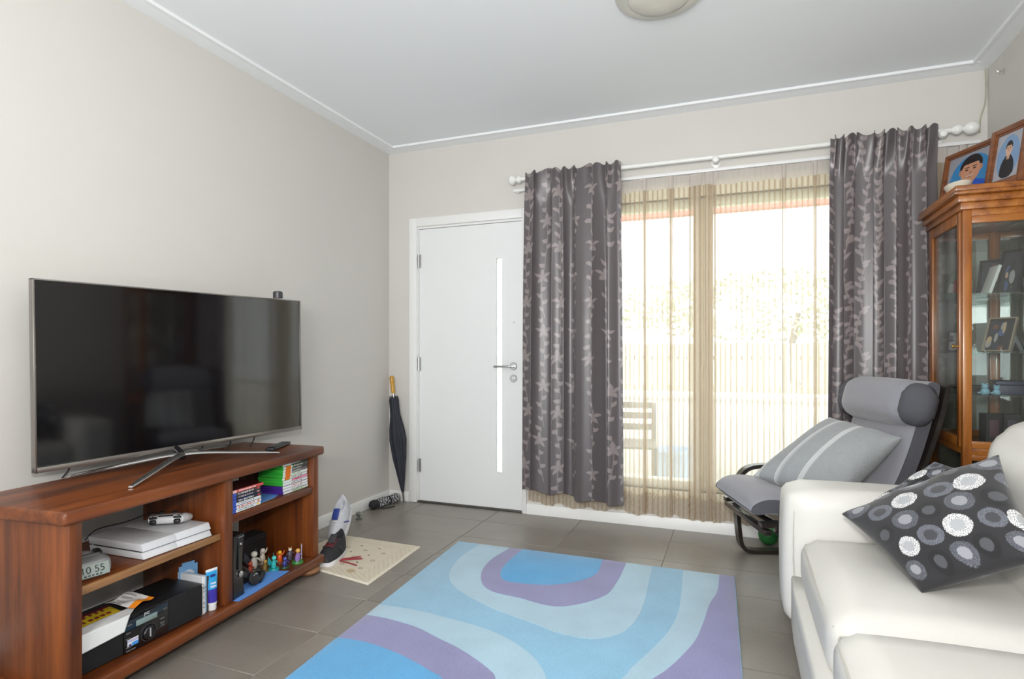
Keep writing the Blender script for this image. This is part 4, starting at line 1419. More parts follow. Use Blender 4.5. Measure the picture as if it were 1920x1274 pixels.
# small marks of the room: cable in the corner and a wall hook
cw = link('antenna_cable', tube([(RX - .012, -.010, 2.638), (RX - .010, -.012, 2.56), (RX - .014, -.012, 2.46), (RX - .035, -.014, 2.38), (RX - .040, -.016, 2.30)], .0035, 6, 5), plain('cable_beige', (.42, .40, .30, 1), .6))
tag(cw, 'thin grey cable hanging down the wall corner beside the curtain pole', 'cable')
hk = empty('wall_hook', tuple(onx(1881, 134, RX - .001)))
tag(hk, 'tiny bare metal picture hook on the wall above the cabinet', 'hook')
link('plate', box((-.003, -.008, -.012), (.0, .008, .012), .001), STEEL, hk)
link('prong', tube([(-.003, 0, .004), (-.018, 0, .0), (-.026, 0, .010)], .0025, 6, 3), STEEL, hk)

# ================================================================== RUG
ZRUG = 0.014


def zpx(x, y):
    """position on the rug from the measured enlargement (two pixels to one)"""
    p = onz(500 + x / 2, 980 + y / 2, ZRUG)
    return (float(p[0]), float(p[1]))


ra = [onz(858, 1018, ZRUG)[:2], onz(1378, 1085, ZRUG)[:2]]
RUGC = [(0.958, -0.745), (2.474, -0.741), (2.535, -3.05), (1.095, -3.05)]


def pile(name, rgb):
    g = Graph(name)
    co = g.coord('Object')
    n1 = g.noise(co, 260.0, 2.0)
    n2 = g.noise(co, 5.0, 3.0)
    c = lin(*rgb)
    dk = tuple(x * .80 for x in c[:3]) + (1,)
    lt = tuple(min(1, x * 1.16) for x in c[:3]) + (1,)
    f = g.math('ADD', g.math('MULTIPLY', n1, .6), g.math('MULTIPLY', n2, .4))
    return g.done(g.bsdf(Base_Color=g.mix(g.math('MULTIPLY', g.math('SUBTRACT', f, .25), 2.0, clamp=True), dk, lt), Roughness=.95, Sheen_Weight=.35, Specular_IOR_Level=.1, Normal=g.bump(n1, .5, .004)))


MIDB, PALE, PURP, BRIGHT = pile('pile_sky_blue', (134, 186, 217)), pile('pile_pale_blue', (166, 198, 216)), pile('pile_lilac', (136, 136, 180)), pile('pile_bright_blue', (80, 160, 212))
rug = empty('rug', (0, 0, 0))
tag(rug, 'blue and lilac rug with large swirling bands on the tile floor', 'rug')
link('backing', prism(RUGC, 0.0004, ZRUG - .002, .002), MIDB, rug)


def edge_x(side, y):
    (xa, ya), (xb, yb) = (RUGC[0], RUGC[3]) if side == 'l' else (RUGC[1], RUGC[2])
    t = (y - ya) / (yb - ya)
    return xa + (xb - xa) * t


def smooth_line(pts, n=5): return [(float(p[0]), float(p[1])) for p in tube_pts([(x, y, 0) for x, y in pts], n)]


def patch(name, poly, mat, z1):
    return link(name, prism(poly, .006, z1, .0035, 2), mat, rug)


TOPY = RUGC[0][1] - .002
mar = .003
# whole ground in sky blue
link('pile_patch', prism(RUGC, .006, ZRUG, .004, 2), MIDB, rug)


def top_blob(pts, mat, z1):
    line = smooth_line([zpx(*p) for p in pts])
    line[0] = (line[0][0], TOPY); line[-1] = (line[-1][0], TOPY)
    patch('pile_patch', line, mat, z1)


top_blob([(790, 88), (735, 125), (695, 170), (684, 205), (702, 238), (745, 272), (850, 325), (1000, 380), (1100, 418), (1200, 437), (1270, 433), (1340, 410), (1390, 360), (1415, 300), (1430, 240), (1445, 172)], PALE, ZRUG + .0012)
top_blob([(905, 102), (850, 135), (815, 170), (803, 205), (815, 240), (860, 265), (950, 285), (1030, 308), (1090, 317), (1150, 312), (1220, 295), (1280, 268), (1310, 230), (1330, 195), (1345, 160)], PURP, ZRUG + .0024)
top_blob([(950, 110), (905, 150), (880, 180), (878, 205), (900, 222), (970, 232), (1060, 236), (1140, 228), (1200, 213), (1240, 190), (1258, 148)], BRIGHT, ZRUG + .0036)


def side_blob(pts, tail, side, mat, z1):
    line = smooth_line([zpx(*p) for p in pts] + tail)
    y0, y1 = line[0][1], line[-1][1]
    if side == 'l':
        line[0] = (edge_x('l', y0) + mar, y0)
        line[-1] = (edge_x('l', y1) + mar, y1)
    else:
        line[0] = (line[0][0], TOPY)
        line[-1] = (line[-1][0], RUGC[2][1] + mar)
        line = line + [(RUGC[2][0] - mar, RUGC[2][1] + mar), (RUGC[1][0] - mar, TOPY)]
    patch('pile_patch', line, mat, z1)


side_blob([(1560, 188), (1556, 260), (1545, 330), (1525, 380), (1490, 430), (1430, 490), (1370, 545), (1330, 588)], [(2.03, -2.02), (1.95, -2.3), (1.90, -2.7), (1.92, -3.04)], 'r', PALE, ZRUG + .0012)
side_blob([(1697, 205), (1690, 260), (1660, 310), (1640, 370), (1610, 440), (1560, 500), (1500, 555), (1450, 588)], [(2.15, -1.95), (2.06, -2.3), (2.0, -2.7), (2.02, -3.04)], 'r', PURP, ZRUG + .0024)
side_blob([(430, 310), (560, 330), (700, 365), (820, 400), (900, 435), (970, 480), (1020, 530), (1048, 588)], [(1.90, -2.06), (1.86, -2.25), (1.70, -2.50), (1.42, -2.66), (1.08, -2.74)], 'l', PALE, ZRUG + .0012)
side_blob([(385, 350), (460, 365), (560, 395), (640, 435), (720, 475), (790, 520), (840, 560), (858, 588)], [(1.73, -2.10), (1.68, -2.24), (1.55, -2.40), (1.34, -2.52), (1.07, -2.58)], 'l', PURP, ZRUG + .0024)
side_blob([(285, 437), (380, 455), (480, 490), (560, 530), (620, 565), (660, 588)], [(1.56, -2.13), (1.53, -2.21), (1.43, -2.31), (1.26, -2.39), (1.06, -2.43)], 'l', BRIGHT, ZRUG + .0036)

# ================================================================== DOOR MAT AND SHOES
mat_c = [(0.20, -0.875), (0.785, -0.888), (0.825, -1.458), (0.20, -1.340)]
nu = nv = 150
u, v = np.meshgrid(np.linspace(0, 1, nu), np.linspace(0, 1, nv))
C4 = [np.array(c_ + (0,)) for c_ in mat_c]
P = C4[0] * ((1 - u) * (1 - v))[..., None] + C4[1] * (u * (1 - v))[..., None] + C4[2] * (u * v)[..., None] + C4[3] * ((1 - u) * v)[..., None]
edge = np.minimum(np.minimum(u, 1 - u), np.minimum(v, 1 - v))
hz = .0075 * np.clip(edge / .012, 0, 1) ** .5 + .0008
bord = edge < .16
diag = np.sin((u * 1.0 + v) * 150) * np.sin((u - v) * 22) > 0
hz = hz + np.where(bord & (edge > .02), .0005 * np.sign(np.sin((np.where(np.minimum(u, 1 - u) < np.minimum(v, 1 - v), v, u) * 1.0 + edge * 1.6) * 75)), 0)
col = np.broadcast_to(L3(222, 211, 190), u.shape + (3,)).copy()
groove = bord & (edge > .02) & (np.sin((np.where(np.minimum(u, 1 - u) < np.minimum(v, 1 - v), v, u) + edge * 1.6) * 75) < 0)
col[groove] = L3(215, 204, 184)
col[edge < .022] = L3(226, 218, 200)
rs = np.random.default_rng(3)
for i in range(6):
    for j in range(6):
        cx, cy = .24 + i * .105, .24 + j * .105
        if (i + j) % 2 == 0:
            rr = np.maximum(np.abs(u - cx), np.abs(v - cy))
            if i % 2 == 0: col[rr < .011] = L3(72, 52, 45)
            else: col[(rr < .020) & (rr > .013)] = L3(120, 98, 85)
col[((u - .72) ** 2 + (v - .86) ** 2) < .0018] = L3(196, 176, 140)
dm = link('door_mat', grid_mesh(P[..., 0], P[..., 1], hz, col), vcol_mat('mat_weave', .95, bump=.3, bscale=500))
tag(dm, 'cream woven mat with small brown squares beside the television stand', 'mat')

for i, pts in enumerate(([(.47, -1.255, .012), (.52, -1.235, .0115), (.575, -1.185, .0115)], [(.47, -1.26, .012), (.54, -1.24, .0115), (.58, -1.275, .0115), (.635, -1.28, .0115)], [(.465, -1.25, .012), (.50, -1.215, .0115), (.54, -1.165, .0115)])):
    pass
lace_red = link('shoelace', tube([(.575, -1.165, .0122), (.52, -1.22, .0125), (.475, -1.262, .0125), (.53, -1.225, .0125), (.60, -1.19, .0122), (.54, -1.238, .0145), (.50, -1.262, .0135), (.57, -1.268, .0125), (.635, -1.285, .0122)], .0034, 6, 5), plain('lace_red', (.30, .035, .045, 1), .8))
tag(lace_red, 'loose dark red shoelace trailing across the cream mat', 'shoelace')


def shoe(name, loc, rz, rx, L_, W_, Hh, upper, sole, lace, label, group, ry=0.0, open_top=True, accent=None):
    """trainer: sole, upper with collar opening, tongue, laces; toe along +x"""
    e_ = empty(name, loc, rot=(rx, ry, rz))
    tag(e_, label, 'shoe', group)
    n = 26
    xs = np.linspace(0, 1, n)

    def outline(x): return W_ / 2 * (0.80 + .25 * np.sin(PI * np.clip(x * 1.15 - .15, 0, 1))) * np.sqrt(np.clip(1 - (2 * x - 1) ** 6, 0, 1))
    top = [(L_ * (x - .5), float(outline(x))) for x in xs[1:-1]]
    poly = [(x, -y) for x, y in top] + [(x, y) for x, y in top[::-1]]
    link('sole', prism(poly, 0, .024, .005), sole, e_)
    # upper: rings along x
    m = 18
    X_, Y_, Z_ = [], [], []
    for x in np.linspace(.03, .97, 30):
        hgt = Hh * (1.0 if x < .28 else 1 - .62 * ((x - .28) / .72) ** .8)
        w = float(outline(x)) * .96
        a_ = np.linspace(0, PI, m)
        open_ = .0
        ring_h = np.sin(a_) ** .6 * hgt
        yy = np.cos(a_) * w * (1 - .25 * np.sin(a_))
        if x < .42 and open_top:
            ring_h = np.minimum(ring_h, hgt * (.92 if x > .1 else 1.0))
            dip = np.exp(-((x - .22) / .13) ** 2)
            ring_h = ring_h - dip * hgt * .55 * np.clip(1 - np.abs(yy) / (w * .62), 0, 1) ** .5
        X_.append(np.full(m, L_ * (x - .5))); Y_.append(yy); Z_.append(.022 + ring_h)
    X_, Y_, Z_ = np.array(X_), np.array(Y_), np.array(Z_)
    endc = .95
    link('upper', grid_mesh(X_, Y_, Z_), upper, e_)
    # heel and toe caps
    for idx in (0, -1):
        bm = bmesh.new()
        vs_ = [bm.verts.new((X_[idx][k], Y_[idx][k], Z_[idx][k])) for k in range(m)]
        bm.faces.new(vs_)
        link('heel_counter' if idx == 0 else 'toe_cap', finish(bm), accent or upper, e_)
    tz = .022 + Hh * .80
    link('tongue', soft_box(L_ * .24, W_ * .36, .008, .004, 4), accent or upper, e_, loc=(L_ * .02, 0, tz + .002), rot=(0, math.radians(24), 0))
    for k in range(5):
        x = L_ * (-.02 + .055 * k)
        zz = .022 + Hh * (1 - .62 * max(0, ((x / L_ + .5) - .28) / .72) ** .8) + .002
        link('lace', tube([(x, -W_ * .22, zz - .008), (x + .006, 0, zz + .002), (x, W_ * .22, zz - .008)], .0026, 6, 3), lace, e_)
    if accent: 
        for sd in (-1, 1): link('side_stripe', tube([(-L_ * .05, sd * W_ * .50, .035), (L_ * .02, sd * W_ * .47, .055), (L_ * .08, sd * W_ * .40, .070)], .004, 6, 3), accent, e_)
    return e_


SHB = plain('shoe_black_mesh', (.018, .018, .022, 1), .8, var=.3, scale=120, bump=.4, bscale=300)
SHG = plain('shoe_charcoal', (.045, .045, .05, 1), .8, var=.2)
SOLEW = plain('sole_white', (.72, .72, .74, 1), .6)
LACER = plain('lace_dark_red', (.22, .02, .03, 1), .8)
shoe('trainer', (.445, -1.235, .0095), math.radians(-72), 0, .285, .105, .105, SHB, SOLEW, LACER, 'black mesh trainer with red laces and white sole on the mat', 'shoes beside the television stand', accent=SHG)
BLUEU = plain('shoe_royal_blue', (.02, .045, .26, 1), .55, var=.15)
shoe('trainer', (.325, -1.010, .1040), math.radians(-74), 0, .27, .10, .120, plain('shoe_silver_white', (.55, .56, .60, 1), .5, var=.2, scale=40), SOLEW, plain('lace_white', (.7, .7, .72, 1), .8),
     'white and silver trainer with royal blue trim tipped heel-up behind the black one', 'shoes beside the television stand', ry=math.radians(36), accent=BLUEU)
# a sandal stands on edge against the stand's end panel
sd_ = empty('sandal', (.205, -1.225, .011), rot=(0, math.radians(-72), math.radians(-62)))
tag(sd_, 'beige sandal sole propped upright between the shoes and wall', 'sandal', 'shoes beside the television stand')
TAN = plain('sandal_beige', (.55, .47, .34, 1), .7, var=.1)
pl = [(.125 * math.cos(a_) + .125, .046 * math.sin(a_) * (1 + .12 * math.cos(a_))) for a_ in np.linspace(0, 2 * PI, 28, endpoint=False)]
link('sole', prism(pl, 0, .02, .004), TAN, sd_)
link('strap', tube([(.17, -.046, .010), (.165, -.03, .045), (.16, 0, .055), (.165, .03, .045), (.17, .046, .010)], .009, 8, 4), plain('strap_brown', (.16, .10, .06, 1), .7), sd_)

# small grey figurine-like door stop on the tiles
dsx = onz(671, 975)
dst = empty('door_stop', (float(dsx[0]), float(dsx[1]) + .01, 0))
tag(dst, 'small grey metal door stop on the floor near the skirting', 'door stop')
link('post', lathe([(0, 0), (.022, 0), (.022, .005), (.009, .010), (.009, .022), (.018, .028), (.020, .040), (.014, .048), (0, .050)], 18), plain('dull_zinc', (.22, .24, .22, 1), .35, metal=.7), dst)
link('buffer', lathe([(0, 0), (.010, 0), (.010, .007), (0, .008)], 12, None, Matrix.Translation((.018, 0, .036)) @ Matrix.Rotation(PI / 2, 4, 'Y')), plain('buffer_grey', (.35, .36, .34, 1), .7), dst)

# ------------------------------------------------------------------ umbrellas
NAVY = plain('umbrella_navy', (.018, .021, .032, 1), .7, var=.25, scale=30)
tipp, topp = np.array([.163, -.055, .003]), np.array([.052, -.048, .945])
ax = topp - tipp
ln = float(np.linalg.norm(ax))
um = empty('umbrella', tuple(tipp))
um.rotation_mode = 'QUATERNION'
um.rotation_quaternion = Vector((0, 0, 1)).rotation_difference(Vector(ax / ln))
tag(um, 'long furled navy umbrella with yellow handle leaning in the corner', 'umbrella')
link('ferrule', lathe([(0, 0), (.0055, .001), (.006, .09), (0, .09)], 12), plain('ferrule_brass', (.12, .10, .08, 1), .4, metal=.6), um)
na, nz_ = 64, 70
AN, TT = np.meshgrid(np.linspace(0, 2 * PI, na, endpoint=False), np.linspace(0, 1, nz_))
zz = .075 + TT * .715
rad = np.interp(TT, [0, .12, .35, .55, .66, .80, .86, .97, 1.0], [.010, .024, .050, .062, .055, .038, .035, .036, .032])
rad = rad * (1 + .13 * np.sin(8 * AN + 3 * TT) * np.clip(1 - np.abs(TT - .5) * 1.4, .1, 1) + .05 * np.sin(17 * AN + 2))
ztop = zz + np.where(TT > .985, .010 * np.sin(8 * AN), 0)
link('canopy', grid_mesh(rad * np.cos(AN), rad * np.sin(AN) * .8, ztop, wrap=True), NAVY, um)
link('strap', tube([(.033 * math.cos(a_), .028 * math.sin(a_), .64 + .006 * math.sin(a_)) for a_ in np.linspace(0, 2 * PI, 20)], .005, 6), NAVY, um)
link('shaft', lathe([(0, .76), (.006, .76), (.006, .84), (0, .84)], 10), STEEL, um)
YEL = wood('handle_amber', (.42, .20, .015), (.62, .33, .03), (.72, .42, .06), 2, .3, .3, False)
link('handle', lathe([(0, .818), (.012, .818), (.0135, .826), (.0145, .835)] + [(.0145 + .0012 * math.sin(k * 1.6), .84 + k * .006) for k in range(9)] + [(.017, .91), (.0175, .935), (.014, .947), (0, .950)], 18), YEL, um)

fu0, fu1 = np.array([.062, -.30, .0]), np.array([.105, -.045, .0])
fa = fu1 - fu0
fl = float(np.linalg.norm(fa))
fu = empty('umbrella', tuple(fu0 + UP * .034), math.atan2(fa[1], fa[0]))
tag(fu, 'short folded black and white patterned umbrella lying on the floor', 'umbrella')
AN, TT = np.meshgrid(np.linspace(0, 2 * PI, 60, endpoint=False), np.linspace(0, 1, 90))
rad = np.interp(TT, [0, .1, .45, .55, .95, 1], [.026, .032, .033, .030, .034, .026]) * (1 + .06 * np.sin(5 * AN + TT * 9) + .03 * np.sin(TT * 60 + AN * 3))
pat = np.sin(TT * 55 + 3 * np.sin(AN * 3)) + np.sin(AN * 7 + 5 * np.sin(TT * 31)) + .8 * np.sin(TT * 90 - AN * 5)
col = np.where((pat > .15)[..., None], L3(190, 190, 192), L3(24, 24, 28))
col = np.where(((TT > .50) & (TT < .58))[..., None], L3(22, 22, 25), col)
link('canopy', grid_mesh(.03 + TT * (fl - .03), rad * np.cos(AN), rad * np.sin(AN), col, wrap=True), vcol_mat('umbrella_print', .8), fu)
link('handle_cap', lathe([(0, -.028), (.020, -.026), (.031, -.012), (.033, .010), (.027, .045), (0, .05)], 20, None, Matrix.Rotation(PI / 2, 4, 'Y')), BLACKM, fu)
link('wrist_strap', tube([(.02, -.03, -.018), (.05, -.055, -.030), (.10, -.075, -.0305), (.135, -.080, -.0305)], .0045, 6, 4), BLACKM, fu)

# ================================================================== SOFA
LEATH = Graph('white_leather')
co = LEATH.coord('Object')
pore = LEATH.node('ShaderNodeTexVoronoi', {'Vector': co, 'Scale': 420.0}).outputs['Distance']
wr = LEATH.noise(co, 7.0, 4.0)
LEATHER = LEATH.done(LEATH.bsdf(Base_Color=LEATH.mix(wr, (.60, .585, .545, 1), (.66, .65, .615, 1)), Roughness=LEATH.math('ADD', .34, LEATH.math('MULTIPLY', wr, .12)), Specular_IOR_Level=.45,
                                Normal=LEATH.bump(LEATH.math('ADD', LEATH.math('MULTIPLY', pore, .25), LEATH.math('MULTIPLY', wr, .9)), .14, .006)))
SEAM = plain('leather_seam', (.50, .48, .43, 1), .6)
sofa = empty('sofa', (3.15, -2.2, 0))
tag(sofa, 'white leather two-seat sofa with padded arms along the wall', 'sofa')


def S3(x, y, z): return (x - 3.15, y + 2.2, z)


YA0, YA1 = -1.425, -1.175        # window-side arm
# base rail
link('base', soft_box(.985, 1.56, .205, .022, 8), LEATHER, sofa, loc=S3(3.157, -2.185, .1925))


def arm_mesh():
    # profile in xz, rounded top; swept over the arm's width
    me = soft_box(.99, .25, .515, .055, 14, puff=(.012, .008, .010))
    return me


for yc in (-1.300, -3.085):
    a_ = link('arm', arm_mesh(), LEATHER, sofa, loc=S3(3.145, yc, .3515))
    # piping that runs round the front panel of the arm
    y0, y1 = -.125, .125
    sg_ = 1 if yc > -2 else -1
    pts = [(-.455, sg_ * -.118, -.24), (-.467, sg_ * -.118, 0), (-.462, sg_ * -.110, .205), (-.445, sg_ * -.085, .243), (-.30, sg_ * -.078, .2585), (.0, sg_ * -.075, .2665), (.3, sg_ * -.075, .2605)]
    link('seam', tube(pts, .0022, 6, 4), SEAM, a_)
link('back_frame', soft_box(.16, 1.60, .66, .05, 8), LEATHER, sofa, loc=S3(3.63, -2.19, .43))


def seat_fn(p, n):
    # crown, rolled front and small puckers along the seams
    x, y, z = p
    if n[2] > .2: z += .006 * math.sin(y * 9) * math.sin(x * 7) + .003 * math.sin(y * 60) * max(0, abs(n[1]) - .6)
    return np.array([x, y, z])


for yc in (-1.7900, -2.5600):
    c_ = link('seat_cushion', soft_box(.70, .745 if yc > -2 else .79, .175, .055, 14, puff=(.006, .003, .035), fn=seat_fn), LEATHER, sofa, loc=S3(3.050, yc, .352))
    hy = .372 if yc > -2 else .395
    hy -= .006
    z0 = .066
    loop = [(-.338, -hy + .03, z0 - .006), (-.345, -hy * .5, z0 - .004), (-.347, 0, z0 - .003), (-.345, hy * .5, z0 - .004), (-.338, hy - .03, z0 - .006), (-.30, hy - .005, z0 - .004), (-.1, hy, z0)]
    link('seam', tube(loop, .0022, 6, 4), SEAM, c_)


def back_fn(p, n):
    x, y, z = p
    x += .10 * (z / .5) * .55          # leans back
    if n[0] < -.2: x += .004 * math.sin(z * 40) * (1 - n[1] ** 2)
    return np.array([x, y, z])


for yc in (-1.800, -2.565):
    b_ = link('back_cushion', soft_box(.26, .74 if yc > -2 else .77, .50, .085, 14, puff=(.03, .01, .035), fn=back_fn), LEATHER, sofa, loc=S3(3.365, yc, .640))
for fx in (2.76, 3.55):
    for fy in (-1.30, -3.05):
        link('foot', lathe([(0, 0), (.018, 0), (.024, .09), (.024, .100), (0, .100)], 14, None, Matrix.Translation(S3(fx, fy, 0))), BLACK, sofa)

# circle-patterned scatter cushions


def circles(seed):
    rs = np.random.default_rng(seed)
    cs = []
    for j in range(5):
        for i in range(5):
            cs.append((.11 + i * .205 + (.1 if j % 2 else 0) + rs.uniform(-.018, .018), .10 + j * .20 + rs.uniform(-.018, .018), rs.uniform(.074, .098), (i * 2 + j * 3 + seed) % 4))

    def fn(u, v):
        c = np.broadcast_to(L3(34, 33, 37), u.shape + (3,)).copy()
        for cx, cy, r, k in cs:
            dx, dy = u - cx, (v - cy)
            d = np.hypot(dx, dy)
            an = np.arctan2(dy, dx)
            d = d * (1 + .018 * np.sin(3 * an + cx * 30) + .012 * np.sin(7 * an))
            scr = np.sin(d * 620 + 3 * np.sin(an * 7 + cx * 9)) + np.sin(an * 26 + d * 300)
            inn, ann = d < r * .52, (d >= r * .52) & (d < r)
            if k == 0:
                c[inn] = L3(176, 178, 182); c[ann] = L3(228, 228, 228); c[ann & (scr > .75)] = L3(45, 45, 50)
            elif k == 1:
                c[inn] = L3(150, 152, 158); c[ann] = L3(72, 74, 82); c[ann & (scr > .7)] = L3(112, 115, 124)
            elif k == 2:
                c[inn] = L3(62, 63, 68); c[ann] = L3(84, 86, 95); c[ann & (scr > .4)] = L3(122, 126, 136)
            else:
                c[inn] = L3(78, 79, 84); c[ann] = L3(24, 23, 26)
        return c
    return fn


CIRC = vcol_mat('circle_cloth', .8, bump=.25, bscale=600, sheen=.2)
cA, cB, cC, cD = ond(1578, 965, 1.97), ond(1873, 853, 1.72), ond(1962, 1048, 1.36), ond(1728, 1112, 1.57)
p1 = link('scatter_cushion', pillow_mesh(cD, cC, cB, cA, .135, 200, colfn=circles(1), pinch=.06), CIRC)
tag(p1, 'black cushion with white and grey scribbled circles propped on the sofa seat', 'cushion')
eA, eB, eC, eD = ond(1600, 962, 2.06), ond(1752, 866, 2.02), ond(1890, 900, 1.86), ond(1700, 1040, 1.86)
p2 = link('scatter_cushion', pillow_mesh(eD, eC, eB, eA, .07, 110, colfn=circles(2), pinch=.05), CIRC)
tag(p2, 'matching black circle cushion tucked behind the propped one, only its top showing', 'cushion')

# ================================================================== ARMCHAIR
ac_f = np.array([-.944, -.33, 0.0]); ac_f /= np.linalg.norm(ac_f)
ac = empty('armchair', (2.843, -.518, 0), math.atan2(ac_f[1], ac_f[0]))      # local x = forward
tag(ac, 'low bentwood armchair with dark frame and grey cushion in front of the window', 'armchair')
GREYC = Graph('grey_cotton')
co = GREYC.coord('Object')
wv = GREYC.noise(co, 300.0, 2.0)
GREYC = GREYC.done(GREYC.bsdf(Base_Color=GREYC.mix(wv, (.235, .235, .265, 1), (.315, .315, .35, 1)), Roughness=.9, Sheen_Weight=.3, Specular_IOR_Level=.2, Normal=GREYC.bump(wv, .3, .002)))
DKS = plain('cushion_side_grey', (.085, .086, .10, 1), .9, var=.1, scale=120)
FRM = wood('black_brown_beech', (.010, .008, .007), (.018, .014, .012), (.03, .023, .02), 0, .35, .3, False)
# long profile of the cushion (x forward, z up): seat front -> hollow -> back top
prof_c = [(.405, .378), (.32, .405), (.17, .388), (.0, .352), (-.12, .342), (-.205, .388), (-.277, .50), (-.335, .64), (-.384, .80), (-.418, .93), (-.430, .985)]
pp = np.array(tube_pts([(x, 0, z) for x, z in prof_c], 6))
HWc = .262


def cushion_skin(path, half_w, thick, n_side=26, lo=0, hi=1):
    """padded runner: closed ring section (flat-oval) swept along the chair profile"""
    d = np.gradient(path, axis=0)
    nrm = np.stack([-d[:, 2], 0 * d[:, 2], d[:, 0]], 1)
    nrm /= np.linalg.norm(nrm, axis=1)[:, None]
    nrm *= np.where(nrm[:, 2:3] + .5 * nrm[:, 0:1] < 0, -1, 1)
    a_ = np.linspace(0, 2 * PI, n_side * 2, endpoint=False)
    e1 = np.sign(np.cos(a_)) * np.abs(np.cos(a_)) ** .35
    e2 = np.sign(np.sin(a_)) * np.abs(np.sin(a_)) ** .55
    k = len(path)
    s = np.linspace(0, 1, k)
    cap = np.sqrt(np.clip(1 - np.abs(2 * s - 1) ** 14, 0.0, 1))
    cap = np.maximum(cap, .05)
    Yg = e1[None] * half_w * (0.96 + .04 * cap[:, None])
    crown = 1 + .25 * (1 - (e1[None]) ** 2)
    off = e2[None] * thick / 2 * cap[:, None] * crown
    Xg = path[:, 0:1] + nrm[:, 0:1] * off
    Zg = path[:, 2:3] + nrm[:, 2:3] * off
    me = grid_mesh(Xg, np.broadcast_to(Yg, Xg.shape), Zg, wrap=True)
    return me


link('cushion', cushion_skin(pp, HWc, .105), GREYC, ac)
# darker side panels of the cushion
for sd in (-1, 1):
    d = np.gradient(pp, axis=0)
    nrm = np.stack([-d[:, 2], 0 * d[:, 2], d[:, 0]], 1); nrm /= np.linalg.norm(nrm, axis=1)[:, None]
    s = np.linspace(0, 1, len(pp))
    cap = np.maximum(np.sqrt(np.clip(1 - np.abs(2 * s - 1) ** 14, 0, 1)), .05)[:, None]
    bm = bmesh.new()
    rowsA = [bm.verts.new(p + np.array([0, sd * (HWc + .001), 0])) for p in pp - nrm * .030 * cap]
    rowsB = [bm.verts.new(p + np.array([0, sd * (HWc + .001), 0])) for p in pp + nrm * .030 * cap]
    rowsA2 = [bm.verts.new(v_.co - Vector((0, sd * .012, 0))) for v_ in rowsA]
    rowsB2 = [bm.verts.new(v_.co - Vector((0, sd * .012, 0))) for v_ in rowsB]
    for k in range(len(pp) - 1):
        bm.faces.new((rowsA[k], rowsA[k + 1], rowsB[k + 1], rowsB[k]))
        bm.faces.new((rowsA[k], rowsA[k + 1], rowsA2[k + 1], rowsA2[k]))
        bm.faces.new((rowsB[k], rowsB[k + 1], rowsB2[k + 1], rowsB2[k]))
    link('cushion_side', finish(bm, True, 40), DKS, ac)
# head pillow
hp = link('head_pillow', soft_box(.17, .535, .215, .075, 12, puff=(.012, .0, .008)), GREYC, ac, loc=(-.352, 0, .880), rot=(0, math.radians(-14), 0))
for sd in (-1, 1):
    link('pillow_end', soft_box(.155, .012, .20, .07, 8), DKS, hp, loc=(0, sd * .2635, 0))
flat = [(-.028, -.010), (.028, -.010), (.028, .010), (-.028, .010)]
for sd in (-1, 1):
    y = sd * .300
    side = tube_pts([(-.34, y, .0105), (-.15, y, .0105), (.05, y, .0105), (.19, y, .011), (.245, y, .035), (.264, y, .10), (.276, y, .25), (.276, y, .37), (.250, y, .445), (.19, y, .482), (.08, y, .487), (-.07, y, .472), (-.25, y, .45)], 5)
    fs = link('side_frame', sweep(side, flat, upv=(0, 1, 0) if False else (0, 0, 1), caps=True) if False else None, None, ac) if False else None
    bm = bmesh.new()
    rings = []
    for i, p in enumerate(side):
        t = side[min(i + 1, len(side) - 1)] - side[max(i - 1, 0)]
        t = t / np.linalg.norm(t)
        nn = np.array([-t[2], 0, t[0]])
        rings.append([bm.verts.new(p + np.array([0, a_, 0]) + nn * b_) for a_, b_ in ((-.028, -.0105), (.028, -.0105), (.028, .0105), (-.028, .0105))])
    for r0, r1 in zip(rings, rings[1:]):
        for k in range(4): bm.faces.new((r0[k], r0[(k + 1) % 4], r1[(k + 1) % 4], r1[k]))
    bm.faces.new(rings[0][::-1]); bm.faces.new(rings[-1])
    bmesh.ops.bevel(bm, geom=[e2 for e2 in bm.edges if e2.calc_face_angle(0) > 1.2], offset=.003, segments=2, affect='EDGES')
    link('side_frame', finish(bm, True, 40), FRM, ac)
    # carrying frame that follows the cushion from under the seat front to the top of the back
    yb = sd * .245
    path = tube_pts([(.36, yb, .315), (.22, yb, .318), (.05, yb, .278), (-.10, yb, .262), (-.245, yb, .33), (-.340, yb, .50), (-.405, yb, .66), (-.456, yb, .82), (-.488, yb, .965)], 5)
    bm = bmesh.new()
    rings = []
    for i, p in enumerate(path):
        t = path[min(i + 1, len(path) - 1)] - path[max(i - 1, 0)]
        t = t / np.linalg.norm(t)
        nn = np.array([-t[2], 0, t[0]])
        rings.append([bm.verts.new(p + np.array([0, a_, 0]) + nn * b_) for a_, b_ in ((-.022, -.011), (.022, -.011), (.022, .011), (-.022, .011))])
    for r0, r1 in zip(rings, rings[1:]):
        for k in range(4): bm.faces.new((r0[k], r0[(k + 1) % 4], r1[(k + 1) % 4], r1[k]))
    bm.faces.new(rings[0][::-1]); bm.faces.new(rings[-1])
    link('back_rail', finish(bm, True, 40), FRM, ac)
    link('brace', tube([(.30, sd * .268, .300), (.05, sd * .272, .16), (-.22, sd * .272, .030)], .016, 8, 3), FRM, ac)
for (x, z, rot_) in ((.335, .285, 0), (-.20, .285, .6), (-.31, .02, 0)):
    link('cross_rail', box((-.018, -.275, -.012), (.018, .275, .012), .003), FRM, ac, loc=(x, 0, z), rot=(0, rot_, 0))
for z in (.56, .70, .84):
    x = -.335 - (z - .5) * .32 - .025
    link('back_slat', box((-.006, -.24, -.022), (.006, .24, .022), .002), FRM, ac, loc=(x, 0, z), rot=(0, math.radians(-17), 0))

# grey striped cushion on the armchair


